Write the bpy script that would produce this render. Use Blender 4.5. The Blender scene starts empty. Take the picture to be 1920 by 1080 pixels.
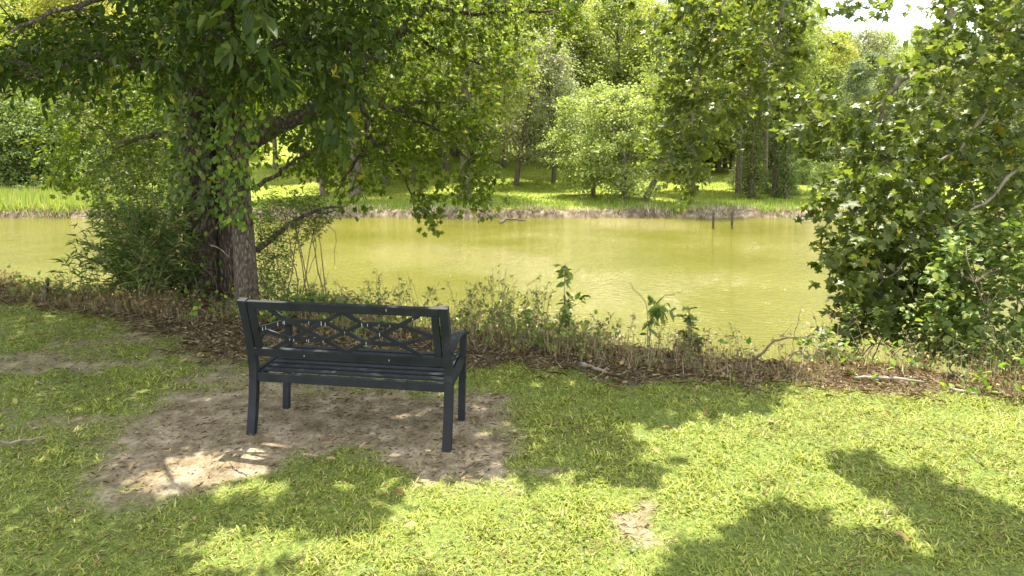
import bpy, bmesh, math
import numpy as np
from mathutils import Vector, Matrix
R = np.random.default_rng(7)
# ------------------------------------------------------------------ camera, sky, sun, exposure
S = bpy.context.scene
COL = S.collection
CAM_H, PITCH, F, CX, CY = 1.807, 0.100, 1280.0, 960.0, 383.0
cd = bpy.data.cameras.new('camera'); cam = bpy.data.objects.new('camera', cd); COL.objects.link(cam)
cam.location = (0, 0, CAM_H); cam.rotation_euler = (math.pi/2 - PITCH, 0, 0)
cd.sensor_width = 36; cd.lens = 24; cd.shift_y = -(540-CY)/1920.0; cd.clip_end = 2000; cd.clip_start = 0.05
S.camera = cam
SUN = np.array([0.03, 0.345, 1.0]); SUNN = SUN/np.linalg.norm(SUN)
sun_el = math.asin(SUNN[2]); sun_az = math.atan2(SUNN[0], SUNN[1])
w = bpy.data.worlds.new("World"); S.world = w; w.use_nodes = True
nt = w.node_tree; nt.nodes.clear()
def N(nt, t, **k):
    n = nt.nodes.new(t)
    for a, b in k.items(): setattr(n, a, b)
    return n
out = N(nt, 'ShaderNodeOutputWorld'); bg = N(nt, 'ShaderNodeBackground'); bg.inputs[1].default_value = 0.115
sky = N(nt, 'ShaderNodeTexSky', sky_type='NISHITA', sun_disc=False, sun_elevation=sun_el, sun_rotation=sun_az)
tc = N(nt, 'ShaderNodeTexCoord'); mp = N(nt, 'ShaderNodeMapping'); mp.inputs['Scale'].default_value = (1, 1, 2.2)
mp.inputs['Location'].default_value = (0.35, 0.0, 0.2)
no = N(nt, 'ShaderNodeTexNoise'); no.inputs['Scale'].default_value = 2.2; no.inputs['Detail'].default_value = 7; no.inputs['Roughness'].default_value = .55
cr = N(nt, 'ShaderNodeValToRGB'); cr.color_ramp.elements[0].position = .36; cr.color_ramp.elements[1].position = .58
mx = N(nt, 'ShaderNodeMixRGB'); mx.inputs[2].default_value = (10.2, 10.2, 10.2, 1)
L = nt.links.new
L(tc.outputs['Generated'], mp.inputs[0]); L(mp.outputs[0], no.inputs['Vector']); L(no.outputs['Fac'], cr.inputs[0])
L(cr.outputs[0], mx.inputs[0]); L(sky.outputs[0], mx.inputs[1]); L(mx.outputs[0], bg.inputs[0]); L(bg.outputs[0], out.inputs[0])
sl = bpy.data.lights.new('sun', 'SUN'); sl.energy = 5.0; sl.angle = math.radians(.53); sl.color = (1, .93, .80)
so = bpy.data.objects.new('sun', sl); COL.objects.link(so)
so.rotation_euler = Vector(SUNN).to_track_quat('Z', 'Y').to_euler()
S.view_settings.view_transform = 'Standard'; S.view_settings.look = 'None'
S.view_settings.exposure = 1.80; S.view_settings.gamma = 1
try:
    S.cycles.max_bounces = 8; S.cycles.transparent_max_bounces = 8; S.cycles.transmission_bounces = 5; S.cycles.diffuse_bounces = 4
    S.cycles.use_denoising = True; S.cycles.sample_clamp_indirect = 6
except Exception: pass

# ------------------------------------------------------------------ helpers
def ray(u, v):
    x = (u-CX)/F; up = (CY-v)/F
    c, s = math.cos(PITCH), math.sin(PITCH)
    return np.array([x*1.0, c + up*s, -s + up*c])
def at(u, v, Y):
    r = ray(u, v); t = Y/r[1]
    return np.array([r[0]*t, Y, CAM_H + r[2]*t])
def onz(u, v, z=0.0):
    r = ray(u, v); t = (z-CAM_H)/r[2]
    return np.array([r[0]*t, r[1]*t, z])
def proj(P):
    P = np.asarray(P, float); c, s = math.cos(PITCH), math.sin(PITCH)
    z = P[..., 2]-CAM_H; d = P[..., 1]*c - z*s; up = P[..., 1]*s + z*c
    return CX + F*P[..., 0]/d, CY - F*up/d
def hsh(ix, iy, iz, seed):
    h = (ix.astype(np.int64)*374761393 + iy.astype(np.int64)*668265263 + iz.astype(np.int64)*2147483647 + seed*1274126177) & 0xffffffff
    h = ((h ^ (h >> 13))*1274126177) & 0xffffffff
    return ((h ^ (h >> 16)) & 0xffff)/65535.0
def vn(x, y, z=0, seed=0):
    x, y, z = np.broadcast_arrays(np.asarray(x, float), y, z)
    ix, iy, iz = np.floor(x), np.floor(y), np.floor(z); fx, fy, fz = x-ix, y-iy, z-iz
    fx, fy, fz = [t*t*(3-2*t) for t in (fx, fy, fz)]; r = 0
    for a in (0, 1):
        for b in (0, 1):
            for c in (0, 1):
                r = r + hsh(ix+a, iy+b, iz+c, seed)*(fx if a else 1-fx)*(fy if b else 1-fy)*(fz if c else 1-fz)
    return r
def fbm(x, y, z=0, seed=0, o=4):
    r, a, t = 0, 1.0, 0
    for k in range(o):
        r = r + a*vn(np.asarray(x)*2**k, np.asarray(y)*2**k, np.asarray(z)*2**k, seed+k); t += a; a *= .5
    return r/t
def sm(a, b, x):
    t = np.clip((x-a)/(b-a), 0, 1); return t*t*(3-2*t)
def inpoly(X, Y, poly):
    r = np.zeros(np.shape(X), bool); n = len(poly)
    for i in range(n):
        x1, y1 = poly[i]; x2, y2 = poly[(i+1) % n]
        if y1 == y2: continue
        c = ((y1 > Y) != (y2 > Y)) & (X < (x2-x1)*(Y-y1)/(y2-y1)+x1)
        r ^= c
    return r
def sdpoly(X, Y, poly):                                     # signed distance, negative inside
    d = np.full(np.shape(X), 1e9); n = len(poly)
    for i in range(n):
        a = np.array(poly[i]); b = np.array(poly[(i+1) % n]); e = b-a
        t = np.clip(((X-a[0])*e[0]+(Y-a[1])*e[1])/(e@e+1e-9), 0, 1)
        d = np.minimum(d, np.hypot(X-a[0]-t*e[0], Y-a[1]-t*e[1]))
    return np.where(inpoly(X, Y, poly), -d, d)
def gpoly(p): return [tuple(onz(u, v)[:2]) for u, v in p]
def mesh_obj(name, V, T, mat, parent=None, smooth=False, attr=None):
    """V (n,3); T list of index arrays or one array (m,k)"""
    V = np.asarray(V, np.float32)
    if parent is not None and hasattr(parent, 'location') and parent.get('_base') is not None:
        V = V - np.array(parent['_base'], np.float32)
    if isinstance(T, np.ndarray): T = [T]
    T = [t for t in T if len(t)]
    me = bpy.data.meshes.new(name)
    me.vertices.add(len(V)); me.vertices.foreach_set('co', V.ravel())
    li = np.concatenate([t.ravel() for t in T]).astype(np.int32)
    tot = np.concatenate([np.full(len(t), t.shape[1]) for t in T]).astype(np.int32)
    me.loops.add(len(li)); me.loops.foreach_set('vertex_index', li)
    me.polygons.add(len(tot)); st = np.concatenate([[0], np.cumsum(tot)[:-1]]).astype(np.int32)
    me.polygons.foreach_set('loop_start', st); me.polygons.foreach_set('loop_total', tot)
    if smooth: me.polygons.foreach_set('use_smooth', np.ones(len(tot), bool))
    if attr:
        for k, a in attr.items():
            at_ = me.attributes.new(k, 'FLOAT', 'POINT'); at_.data.foreach_set('value', np.asarray(a, np.float32))
    me.update(calc_edges=True)
    o = bpy.data.objects.new(name, me); COL.objects.link(o)
    if mat: me.materials.append(mat)
    if parent is not None: o.parent = parent
    return o
def tag(o, label=None, cat=None, group=None, kind=None):
    if label: o['label'] = label
    if cat: o['category'] = cat
    if group: o['group'] = group
    if kind: o['kind'] = kind
    return o
def thing(name, loc, label, cat, group=None):
    o = bpy.data.objects.new(name, None); COL.objects.link(o); o.empty_display_size = .2
    o.location = [float(c) for c in loc]; o['_base'] = [float(c) for c in loc]
    return tag(o, label, cat, group)
def norm(a): return a/(np.linalg.norm(a, axis=-1, keepdims=True)+1e-9)
# ---- tubes
class Tubes:
    def __init__(s): s.V = []; s.T = []; s.n = 0; s.A = []
    def add(s, pts, rad, k=6, cap=True, val=0.5, rough=0):
        P = np.asarray(pts, float); rad = np.broadcast_to(np.asarray(rad, float), (len(P),))
        t = norm(np.gradient(P, axis=0)); ref = np.array([0, 0, 1.]) if abs(t[0][2]) < .8 else np.array([1., 0, 0])
        u = np.cross(t[0], ref); u /= np.linalg.norm(u); rings = []
        a = np.arange(k)/k*2*math.pi
        for i in range(len(P)):
            u = u - t[i]*(u@t[i]); u /= np.linalg.norm(u)+1e-9; v = np.cross(t[i], u)
            rr = rad[i]*np.ones(k)
            if rough: rr = rr*(1+rough*(fbm(np.cos(a)*3, np.sin(a)*3, P[i][2]*.8+P[i][0]*3, 5, 3)-.5)*2)
            rings.append(P[i]+rr[:, None]*(np.cos(a)[:, None]*u+np.sin(a)[:, None]*v))
        V = np.concatenate(rings); n = len(P)
        i, j = np.meshgrid(np.arange(n-1), np.arange(k), indexing='ij'); b = s.n
        q = np.stack([b+i*k+j, b+i*k+(j+1) % k, b+(i+1)*k+(j+1) % k, b+(i+1)*k+j], -1).reshape(-1, 4)
        s.V.append(V); s.T.append(q); s.n += len(V)
        if cap:
            s.V.append(P[-1:]+t[-1:]*rad[-1]*.5); top = s.n; s.n += 1; jj = np.arange(k); b2 = b+(n-1)*k
            s.T.append(np.stack([b2+jj, b2+(jj+1) % k, np.full(k, top)], -1))
            s.V.append(P[:1]-t[:1]*rad[0]*.2); bt = s.n; s.n += 1
            s.T.append(np.stack([b+(jj+1) % k, b+jj, np.full(k, bt)], -1))
    def build(s, name, mat, parent=None, smooth=True):
        return mesh_obj(name, np.concatenate(s.V), s.T, mat, parent, smooth)
def spline(pts, n=12, wob=0, rg=R):
    P = np.asarray(pts, float); m = len(P)
    if m == 2: out_ = P[0]+(P[1]-P[0])*np.linspace(0, 1, n)[:, None]
    else:
        Q = np.vstack([2*P[0]-P[1], P, 2*P[-1]-P[-2]]); out_ = []
        per = max(2, int(n/(m-1)))
        for i in range(m-1):
            t = np.linspace(0, 1, per, endpoint=(i == m-2))[:, None]; a, b, c, d = Q[i:i+4]
            out_.append(.5*((2*b)+(-a+c)*t+(2*a-5*b+4*c-d)*t*t+(-a+3*b-3*c+d)*t**3))
        out_ = np.concatenate(out_)
    if wob:
        w_ = rg.normal(0, wob, out_.shape); w_[0] = 0; w_[-1] = 0; out_ = out_+w_
    return out_
# ---- leaves
T_FAR = (np.array([[0, 0, 0], [.5, -.5, .1], [1, 0, -.05], [.5, .5, .1]]), np.array([[0, 1, 2], [0, 2, 3]]))
T_ELL = (np.array([[0, 0, 0], [.28, -.42, .07], [.68, -.36, .02], [1, 0, -.16], [.68, .36, .02], [.28, .42, .07], [.3, 0, -.03], [.68, 0, -.07]]),
         np.array([[0, 1, 6], [1, 7, 6], [1, 2, 7], [2, 3, 7], [3, 4, 7], [4, 5, 7], [5, 6, 7], [5, 0, 6]]))
_h = [(0, .06), (-.06, .34), (.18, .52), (.3, .3), (.46, .5), (.66, .66), (.66, .3), (.78, .2)]
_o = [(0, 0, 0)]+[(a, -b, .09*b*2) for a, b in _h]+[(1.02, 0, -.12)]+[(a, b, .09*b*2) for a, b in _h[::-1]]
T_LOB = (np.array([(.34, 0, -.04)]+_o), np.array([[0, 1+i, 1+(i+1) % len(_o)] for i in range(len(_o))]))
T_LAN = (np.array([[0, 0, 0], [.4, -.5, .03], [1, 0, -.25], [.4, .5, .03], ]), np.array([[0, 1, 2], [0, 2, 3]]))
T_BLA = (np.array([[0, -.5, 0], [0, .5, 0], [.55, .42, .12], [.55, -.42, .12], [1, 0, -.02]]), np.array([[0, 3, 2], [0, 2, 1], [3, 4, 2]]))
def leaf_mesh(P, D, Nn, size, wr, tmpl):
    tv, tt = tmpl; n = len(P)
    x = norm(D); y = norm(np.cross(Nn, x)); z = np.cross(x, y)
    size = np.broadcast_to(size, (n,))[:, None, None]; wr = np.broadcast_to(wr, (n,))[:, None, None]
    V = P[:, None, :]+size*(tv[None, :, 0:1]*x[:, None]+tv[None, :, 1:2]*wr*y[:, None]+tv[None, :, 2:3]*z[:, None])
    T = (tt[None]+(np.arange(n)*len(tv))[:, None, None]).reshape(-1, 3)
    return V.reshape(-1, 3), T, len(tv)
def leaves_obj(name, P, D, Nn, size, wr, tmpl, mat, parent=None, v=None, rg=R):
    V, T, k = leaf_mesh(P, D, Nn, size, wr, tmpl)
    if v is None: v = rg.random(len(P))
    return mesh_obj(name, V, T, mat, parent, attr={'v': np.repeat(v, k)})

# ---- materials
def newmat(name):
    m = bpy.data.materials.new(name); m.use_nodes = True; t = m.node_tree; t.nodes.clear()
    return m, t, N(t, 'ShaderNodeOutputMaterial')
def ramp(t, stops, fac=None):
    c = N(t, 'ShaderNodeValToRGB'); e = c.color_ramp.elements
    while len(e) < len(stops): e.new(.5)
    for x, (p, col) in zip(e, stops): x.position = p; x.color = (*col, 1)
    if fac is not None: t.links.new(fac, c.inputs[0])
    return c
def leafmat(name, stops, trans=.45, rough=.5, spec=.35, objvar=0.0, tcol=(1.22, 1.27, .60)):
    m, t, o = newmat(name); a = N(t, 'ShaderNodeAttribute', attribute_name='v')
    c = ramp(t, stops, a.outputs['Fac']); col = c.outputs[0]
    if objvar:
        oi = N(t, 'ShaderNodeObjectInfo'); h = N(t, 'ShaderNodeHueSaturation')
        m1 = N(t, 'ShaderNodeMapRange'); m1.inputs[3].default_value = .5-objvar*.12; m1.inputs[4].default_value = .5+objvar*.06
        m2 = N(t, 'ShaderNodeMapRange'); m2.inputs[3].default_value = 1-objvar*.5; m2.inputs[4].default_value = 1+objvar*.5
        t.links.new(oi.outputs['Random'], m1.inputs[0]); t.links.new(oi.outputs['Random'], m2.inputs[0])
        t.links.new(m1.outputs[0], h.inputs['Hue']); t.links.new(m2.outputs[0], h.inputs['Value']); t.links.new(col, h.inputs['Color']); col = h.outputs[0]
    p = N(t, 'ShaderNodeBsdfPrincipled'); p.inputs['Roughness'].default_value = rough; p.inputs['Specular IOR Level'].default_value = spec
    tr = N(t, 'ShaderNodeBsdfTranslucent'); mu = N(t, 'ShaderNodeMixRGB', blend_type='MULTIPLY'); mu.inputs[0].default_value = 1
    mu.inputs[2].default_value = (*tcol, 1); t.links.new(col, mu.inputs[1]); t.links.new(mu.outputs[0], tr.inputs[0])
    t.links.new(col, p.inputs['Base Color']); mi = N(t, 'ShaderNodeMixShader'); mi.inputs[0].default_value = trans
    t.links.new(p.outputs[0], mi.inputs[1]); t.links.new(tr.outputs[0], mi.inputs[2]); t.links.new(mi.outputs[0], o.inputs[0])
    return m
def barkmat(name, c1, c2, sc=9, zs=.22, bump=.6, c3=None):
    m, t, o = newmat(name); tcn = N(t, 'ShaderNodeTexCoord'); mp_ = N(t, 'ShaderNodeMapping'); mp_.inputs['Scale'].default_value = (sc, sc, sc*zs)
    n1 = N(t, 'ShaderNodeTexNoise'); n1.inputs['Scale'].default_value = 1.6; n1.inputs['Detail'].default_value = 6; n1.inputs['Roughness'].default_value = .65
    vo = N(t, 'ShaderNodeTexVoronoi', feature='DISTANCE_TO_EDGE'); vo.inputs['Scale'].default_value = 2.4
    t.links.new(tcn.outputs['Object'], mp_.inputs[0]); t.links.new(mp_.outputs[0], n1.inputs['Vector'])
    ad = N(t, 'ShaderNodeMixRGB'); ad.inputs[0].default_value = .3; t.links.new(mp_.outputs[0], ad.inputs[1]); t.links.new(n1.outputs['Color'], ad.inputs[2])
    t.links.new(ad.outputs[0], vo.inputs['Vector'])
    mm = N(t, 'ShaderNodeMath', operation='MULTIPLY_ADD'); mm.inputs[1].default_value = 1.1; t.links.new(vo.outputs['Distance'], mm.inputs[0]); t.links.new(n1.outputs['Fac'], mm.inputs[2])
    st = [(.38, c1), (.68, c2)]
    if c3: st.append((.9, c3))
    c = ramp(t, st, mm.outputs[0]); p = N(t, 'ShaderNodeBsdfPrincipled'); p.inputs['Roughness'].default_value = .9; p.inputs['Specular IOR Level'].default_value = .2
    b = N(t, 'ShaderNodeBump'); b.inputs['Strength'].default_value = bump; b.inputs['Distance'].default_value = .03
    t.links.new(mm.outputs[0], b.inputs['Height']); t.links.new(b.outputs[0], p.inputs['Normal']); t.links.new(c.outputs[0], p.inputs['Base Color']); t.links.new(p.outputs[0], o.inputs[0])
    return m
def flatmat(name, c1, c2, sc=12, rough=.8, bump=.2):
    m, t, o = newmat(name); n1 = N(t, 'ShaderNodeTexNoise'); n1.inputs['Scale'].default_value = sc; n1.inputs['Detail'].default_value = 5
    tcn = N(t, 'ShaderNodeTexCoord'); t.links.new(tcn.outputs['Object'], n1.inputs['Vector'])
    c = ramp(t, [(.35, c1), (.65, c2)], n1.outputs['Fac']); p = N(t, 'ShaderNodeBsdfPrincipled'); p.inputs['Roughness'].default_value = rough
    b = N(t, 'ShaderNodeBump'); b.inputs['Strength'].default_value = bump; b.inputs['Distance'].default_value = .01
    t.links.new(n1.outputs['Fac'], b.inputs['Height']); t.links.new(b.outputs[0], p.inputs['Normal'])
    t.links.new(c.outputs[0], p.inputs['Base Color']); t.links.new(p.outputs[0], o.inputs[0]); return m

M_big = leafmat('broad_leaf', [(0, (.028, .054, .009)), (.6, (.062, .095, .013)), (.9, (.12, .15, .018)), (1, (.34, .31, .03))], trans=.5, rough=.5, spec=.3)
M_oak = leafmat('oak_leaf', [(0, (.06, .10, .012)), (.6, (.125, .17, .018)), (.92, (.21, .24, .026)), (1, (.36, .32, .04))], trans=.52, rough=.45)
M_syc = leafmat('sycamore_leaf', [(0, (.065, .095, .018)), (.55, (.125, .16, .030)), (.9, (.23, .255, .045)), (1, (.38, .30, .03))], trans=.5, rough=.42, spec=.45)
M_shr = leafmat('shrub_leaf', [(0, (.07, .12, .025)), (.6, (.13, .19, .04)), (1, (.28, .32, .07))], trans=.4, rough=.45)
M_vine = leafmat('vine_leaf', [(0, (.08, .16, .02)), (.6, (.16, .27, .03)), (1, (.30, .36, .04))], trans=.45)
M_cane = leafmat('cane_leaf', [(0, (.07, .13, .03)), (.6, (.13, .20, .05)), (.85, (.22, .24, .08)), (1, (.38, .30, .12))], trans=.35)
M_dry = leafmat('dry_leaf', [(0, (.10, .06, .03)), (.35, (.22, .14, .07)), (.7, (.36, .26, .13)), (.88, (.28, .27, .08)), (1, (.12, .19, .04))], trans=.25, rough=.8, spec=.1, tcol=(1.2, 1, .7))
M_lit = leafmat('litter_leaf', [(0, (.055, .034, .020)), (.45, (.135, .095, .06)), (.8, (.25, .19, .125)), (1, (.40, .33, .23))], trans=.08, rough=.85, spec=.1, tcol=(1.1, 1, .8))
M_grass = leafmat('grass_blade', [(0, (.12, .16, .02)), (.45, (.235, .275, .038)), (.8, (.39, .40, .08)), (.92, (.50, .47, .17)), (1, (.42, .34, .19))], trans=.32, rough=.5, spec=.3, tcol=(1.2, 1.15, .5))
M_fstraw = leafmat('bleached_grass_blade', [(0, (.20, .15, .09)), (.5, (.40, .34, .23)), (.85, (.56, .50, .38)), (1, (.24, .27, .08))], trans=.2, rough=.8, spec=.1, tcol=(1.1, 1, .8))
M_bankg = leafmat('bank_grass_blade', [(0, (.12, .20, .03)), (.5, (.22, .30, .05)), (.8, (.36, .36, .14)), (1, (.46, .38, .22))], trans=.35, rough=.7, spec=.1)
M_straw = leafmat('straw_blade', [(0, (.11, .075, .035)), (.5, (.25, .19, .10)), (.85, (.44, .37, .23)), (1, (.20, .23, .05))], trans=.2, rough=.8, spec=.1, tcol=(1.1, 1, .8))
FS = lambda a, b, c: [(0, a), (.6, b), (1, c)]
MF = [leafmat('wood_leaf', FS((.11, .155, .038), (.22, .275, .065), (.38, .42, .15)), trans=.52, objvar=.22),
      leafmat('maple_leaf', FS((.15, .19, .05), (.28, .32, .10), (.46, .49, .23)), trans=.5, objvar=.1),
      leafmat('silver_leaf', FS((.15, .18, .09), (.27, .31, .17), (.46, .48, .33)), trans=.4, objvar=.3),
      leafmat('pine_needle', FS((.09, .13, .055), (.16, .21, .09), (.28, .32, .16)), trans=.3, objvar=.3),
      leafmat('understory_leaf', FS((.07, .105, .03), (.14, .185, .05), (.27, .31, .10)), trans=.45, objvar=.25),
      leafmat('yellow_wood_leaf', FS((.17, .20, .035), (.31, .34, .06), (.48, .49, .13)), trans=.5, objvar=.2)]
M_mown = leafmat('mown_grass_blade', [(0, (.10, .14, .02)), (.5, (.19, .235, .032)), (.9, (.30, .33, .06)), (1, (.38, .35, .14))], trans=.3, rough=.7, spec=.1)
B_dark = barkmat('dark_bark', (.035, .025, .018), (.10, .075, .055), 16, .3, 1.0, (.20, .165, .13))
B_mid = barkmat('grey_bark', (.045, .034, .025), (.115, .09, .068), 22, .34, .9, (.20, .165, .13))
B_pale = barkmat('pale_bark', (.12, .10, .075), (.27, .235, .18), 5, .5, .15)
B_far = barkmat('far_bark', (.05, .04, .032), (.15, .12, .095), 7, .2, .8)
B_farp = barkmat('far_pale_bark', (.14, .115, .09), (.27, .23, .18), 7, .2, .6)
B_twig = flatmat('twig_wood', (.09, .065, .04), (.20, .15, .10), 20)
B_green = flatmat('green_stem', (.13, .15, .05), (.25, .22, .10), 20)
B_stalk = flatmat('weed_stem', (.10, .075, .04), (.24, .19, .11), 18)
B_dead = flatmat('weathered_stick', (.13, .105, .08), (.29, .25, .20), 18)

# ------------------------------------------------------------------ terrain
WATER = -1.3
def edge_y(x): return 6.0-.335*x+.00*x*x+.22*(fbm(np.asarray(x)*.7, 3.1, 0, 11)-.5)*2
def far_y(x): return 25.6+.5*(fbm(np.asarray(x)*.25, 7.7, 0, 21)-.5)*2+.7*(fbm(np.asarray(x)*1.1, 2.2, 0, 22)-.5)
def H(x, y):
    x, y = np.broadcast_arrays(np.asarray(x, float), np.asarray(y, float))
    near = .025*(fbm(x*1.1, y*1.1, 0, 31)-.5)*2+.008*(fbm(x*7, y*7, 0, 32)-.5)*2
    e = edge_y(np.clip(x, -14, 11)); drop = sm(0, 1.9, y-e)
    h = near*(1-drop)-1.9*drop
    fy = far_y(x); rise = sm(-.6, .55, y-fy)
    hill = sm(34, 62, y)*(3.6*sm(8, -6, x)+1.0)+sm(62, 130, y)*6+sm(130, 400, y)*12
    lawn = -1.04+.10*(fbm(x*1.9, y*1.9, 0, 43)-.5)*sm(1.6, .4, y-fy)+.012*np.clip(y-fy, 0, 60)+.10*(fbm(x*.25, y*.25, 0, 41)-.5)*2*sm(0, 3, y-fy)+.05*(fbm(x*2.2, y*2.2, 0, 42)-.5)
    far = -1.9+(lawn+hill+1.9)*rise
    return np.where(y < 16, h, far)
def axis(fine, dens, far, n):
    a = np.arange(fine[0], fine[1]+1e-6, dens); 
    lo = fine[0]-np.geomspace(dens, fine[0]-far[0], n[0])[::-1]; hi = fine[1]+np.geomspace(dens, far[1]-fine[1], n[1])
    return np.concatenate([lo, a, hi])
gx = axis((-7.5, 6.5), .04, (-420, 420), (46, 46)); gy = np.concatenate([[-60, -20, -6, -1, .5, 1.2], np.arange(1.6, 9.5, .04), np.arange(9.6, 24, .6), np.arange(24, 30, .15), np.arange(30, 60, .6), np.geomspace(61, 900, 26)])
# ground maps (real patches of bare earth)
DIRT = gpoly([(190, 920), (170, 880), (220, 830), (250, 790), (330, 745), (450, 730), (520, 722), (700, 730), (890, 738), (940, 775), (975, 830), (955, 878), (930, 912), (800, 905), (720, 878), (640, 852), (540, 862), (470, 905), (390, 925), (300, 920), (240, 935)])
DIRT2 = gpoly([(1150, 960), (1215, 950), (1235, 1000), (1200, 1030), (1165, 1000)])
DIRT3 = gpoly([(990, 880), (1040, 882), (1035, 898), (1000, 898)])
LITT = gpoly([(-500, 540), (200, 585), (300, 630), (440, 680), (700, 685), (880, 682), (1200, 712), (1500, 724), (1960, 743), (2500, 770), (2500, 640), (1200, 600), (200, 520), (-500, 500)])
def dirt(x, y):
    n = fbm(x*2.2, y*2.2, 0, 51); n2 = fbm(x*9, y*9, 0, 52)
    d = sdpoly(x, y, DIRT)+.42*(n-.5)+.30*(n2-.5)
    a = sm(.14, -.14, d)
    d2 = np.minimum(sdpoly(x, y, DIRT2), sdpoly(x, y, DIRT3))+.25*(n2-.5)
    a = np.maximum(a, .85*sm(.05, -.05, d2))
    left = sm(-.6, -2.0, x)*sm(3.3, 4.3, y)            # thin worn grass on the left
    p = fbm(x*.9+3, y*1.9, 0, 53, 3)*.65+n2*.35
    a = np.maximum(a, .82*left*sm(.46, .60, p))
    return a
def litter(x, y):
    n = fbm(x*2.5, y*2.5, 0, 61); n2 = fbm(x*11, y*11, 0, 62)
    return sm(.08, -.08, sdpoly(x, y, LITT)+.5*(n-.5)+.2*(n2-.5))
GX, GY = np.meshgrid(gx, gy, indexing='ij'); GZ = H(GX, GY)
nxg, nyg = GX.shape; nearm = (np.abs(GX) < 9) & (GY < 9.6)
D_ = dirt(GX, GY)*nearm; Lt = litter(GX, GY)*(GY < 16); Lt = np.maximum(Lt, ((GY-edge_y(np.clip(GX, -14, 11))) > .15)*(GY < 16))
FB = sm(.95, .55, GY-far_y(GX)-.35*(fbm(GX*1.5, GY*1.5, 0, 71)-.3))*(GY > 16)
i, j = np.meshgrid(np.arange(nxg-1), np.arange(nyg-1), indexing='ij'); q = i*nyg+j
Q = np.stack([q, q+nyg, q+nyg+1, q+1], -1).reshape(-1, 4)
m, t, o = newmat('ground_soil_and_turf'); lk = t.links.new
tcn = N(t, 'ShaderNodeTexCoord')
def noise(sc, det=5, vec=None, ro=.6):
    n_ = N(t, 'ShaderNodeTexNoise'); n_.inputs['Scale'].default_value = sc; n_.inputs['Detail'].default_value = det; n_.inputs['Roughness'].default_value = ro
    t.links.new(vec or tcn.outputs['Object'], n_.inputs['Vector']); return n_
ad = {k: N(t, 'ShaderNodeAttribute', attribute_name=k) for k in ('dirt', 'litter', 'bank')}
nf, nm_, nl = noise(45, 8), noise(6, 6), noise(.35, 6)
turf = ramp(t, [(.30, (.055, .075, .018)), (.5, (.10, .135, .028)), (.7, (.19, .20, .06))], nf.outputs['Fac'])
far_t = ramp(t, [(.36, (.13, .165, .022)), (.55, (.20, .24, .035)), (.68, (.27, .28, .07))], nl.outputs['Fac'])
soil = ramp(t, [(.30, (.115, .088, .052)), (.48, (.205, .165, .104)), (.68, (.35, .295, .205))], nm_.outputs['Fac'])
soil2 = ramp(t, [(.35, (.45, .42, .4)), (.6, (1, 1, 1))], nf.outputs['Fac'])
sm_ = N(t, 'ShaderNodeMixRGB', blend_type='MULTIPLY'); sm_.inputs[0].default_value = .75; lk(soil.outputs[0], sm_.inputs[1]); lk(soil2.outputs[0], sm_.inputs[2])
lit = ramp(t, [(.3, (.055, .040, .026)), (.55, (.145, .108, .07)), (.75, (.28, .225, .15))], nf.outputs['Fac'])
mud = ramp(t, [(.3, (.05, .036, .024)), (.5, (.12, .092, .062)), (.7, (.26, .215, .15))], noise(3, 6).outputs['Fac'])
sep = N(t, 'ShaderNodeSeparateXYZ'); lk(tcn.outputs['Object'], sep.inputs[0])
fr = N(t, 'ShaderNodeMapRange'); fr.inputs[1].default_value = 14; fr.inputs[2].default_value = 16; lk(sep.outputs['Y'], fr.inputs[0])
def mixc(a, b, f):
    x = N(t, 'ShaderNodeMixRGB'); lk(f, x.inputs[0]); lk(a, x.inputs[1]); lk(b, x.inputs[2]); return x.outputs[0]
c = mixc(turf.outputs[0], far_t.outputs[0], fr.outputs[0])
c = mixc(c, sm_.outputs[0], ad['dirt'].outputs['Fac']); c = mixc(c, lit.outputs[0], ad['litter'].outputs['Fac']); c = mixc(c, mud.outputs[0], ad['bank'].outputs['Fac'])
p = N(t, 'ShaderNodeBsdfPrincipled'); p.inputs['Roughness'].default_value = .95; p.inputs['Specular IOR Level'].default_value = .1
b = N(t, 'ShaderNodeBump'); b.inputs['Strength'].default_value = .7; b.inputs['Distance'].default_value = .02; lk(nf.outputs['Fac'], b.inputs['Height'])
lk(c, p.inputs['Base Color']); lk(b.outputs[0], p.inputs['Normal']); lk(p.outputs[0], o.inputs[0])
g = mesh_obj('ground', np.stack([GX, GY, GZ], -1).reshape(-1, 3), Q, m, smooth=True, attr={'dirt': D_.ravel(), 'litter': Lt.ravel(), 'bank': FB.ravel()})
tag(g, kind='structure')
# water
m, t, o = newmat('pond_water'); lk = t.links.new; tcn = N(t, 'ShaderNodeTexCoord')
mp1 = N(t, 'ShaderNodeMapping'); mp1.inputs['Scale'].default_value = (1.5, 3.6, 1); mp1.inputs['Rotation'].default_value = (0, 0, .35); lk(tcn.outputs['Object'], mp1.inputs[0])
a1 = noise(3.4, 4, mp1.outputs[0], .55); a2 = noise(7, 2, mp1.outputs[0], .5); a3 = noise(.22, 3)
h1 = N(t, 'ShaderNodeMath', operation='MULTIPLY_ADD'); h1.inputs[1].default_value = .35; lk(a2.outputs['Fac'], h1.inputs[0]); lk(a1.outputs['Fac'], h1.inputs[2])
b = N(t, 'ShaderNodeBump'); b.inputs['Distance'].default_value = .07
st = N(t, 'ShaderNodeMapRange'); st.inputs[1].default_value = .3; st.inputs[2].default_value = .7; st.inputs[3].default_value = .35; st.inputs[4].default_value = 1.0
lk(a3.outputs['Fac'], st.inputs[0]); lk(st.outputs[0], b.inputs['Strength']); lk(h1.outputs[0], b.inputs['Height'])
wc = ramp(t, [(.35, (.088, .088, .009)), (.7, (.120, .114, .013))], a3.outputs['Fac'])
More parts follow.
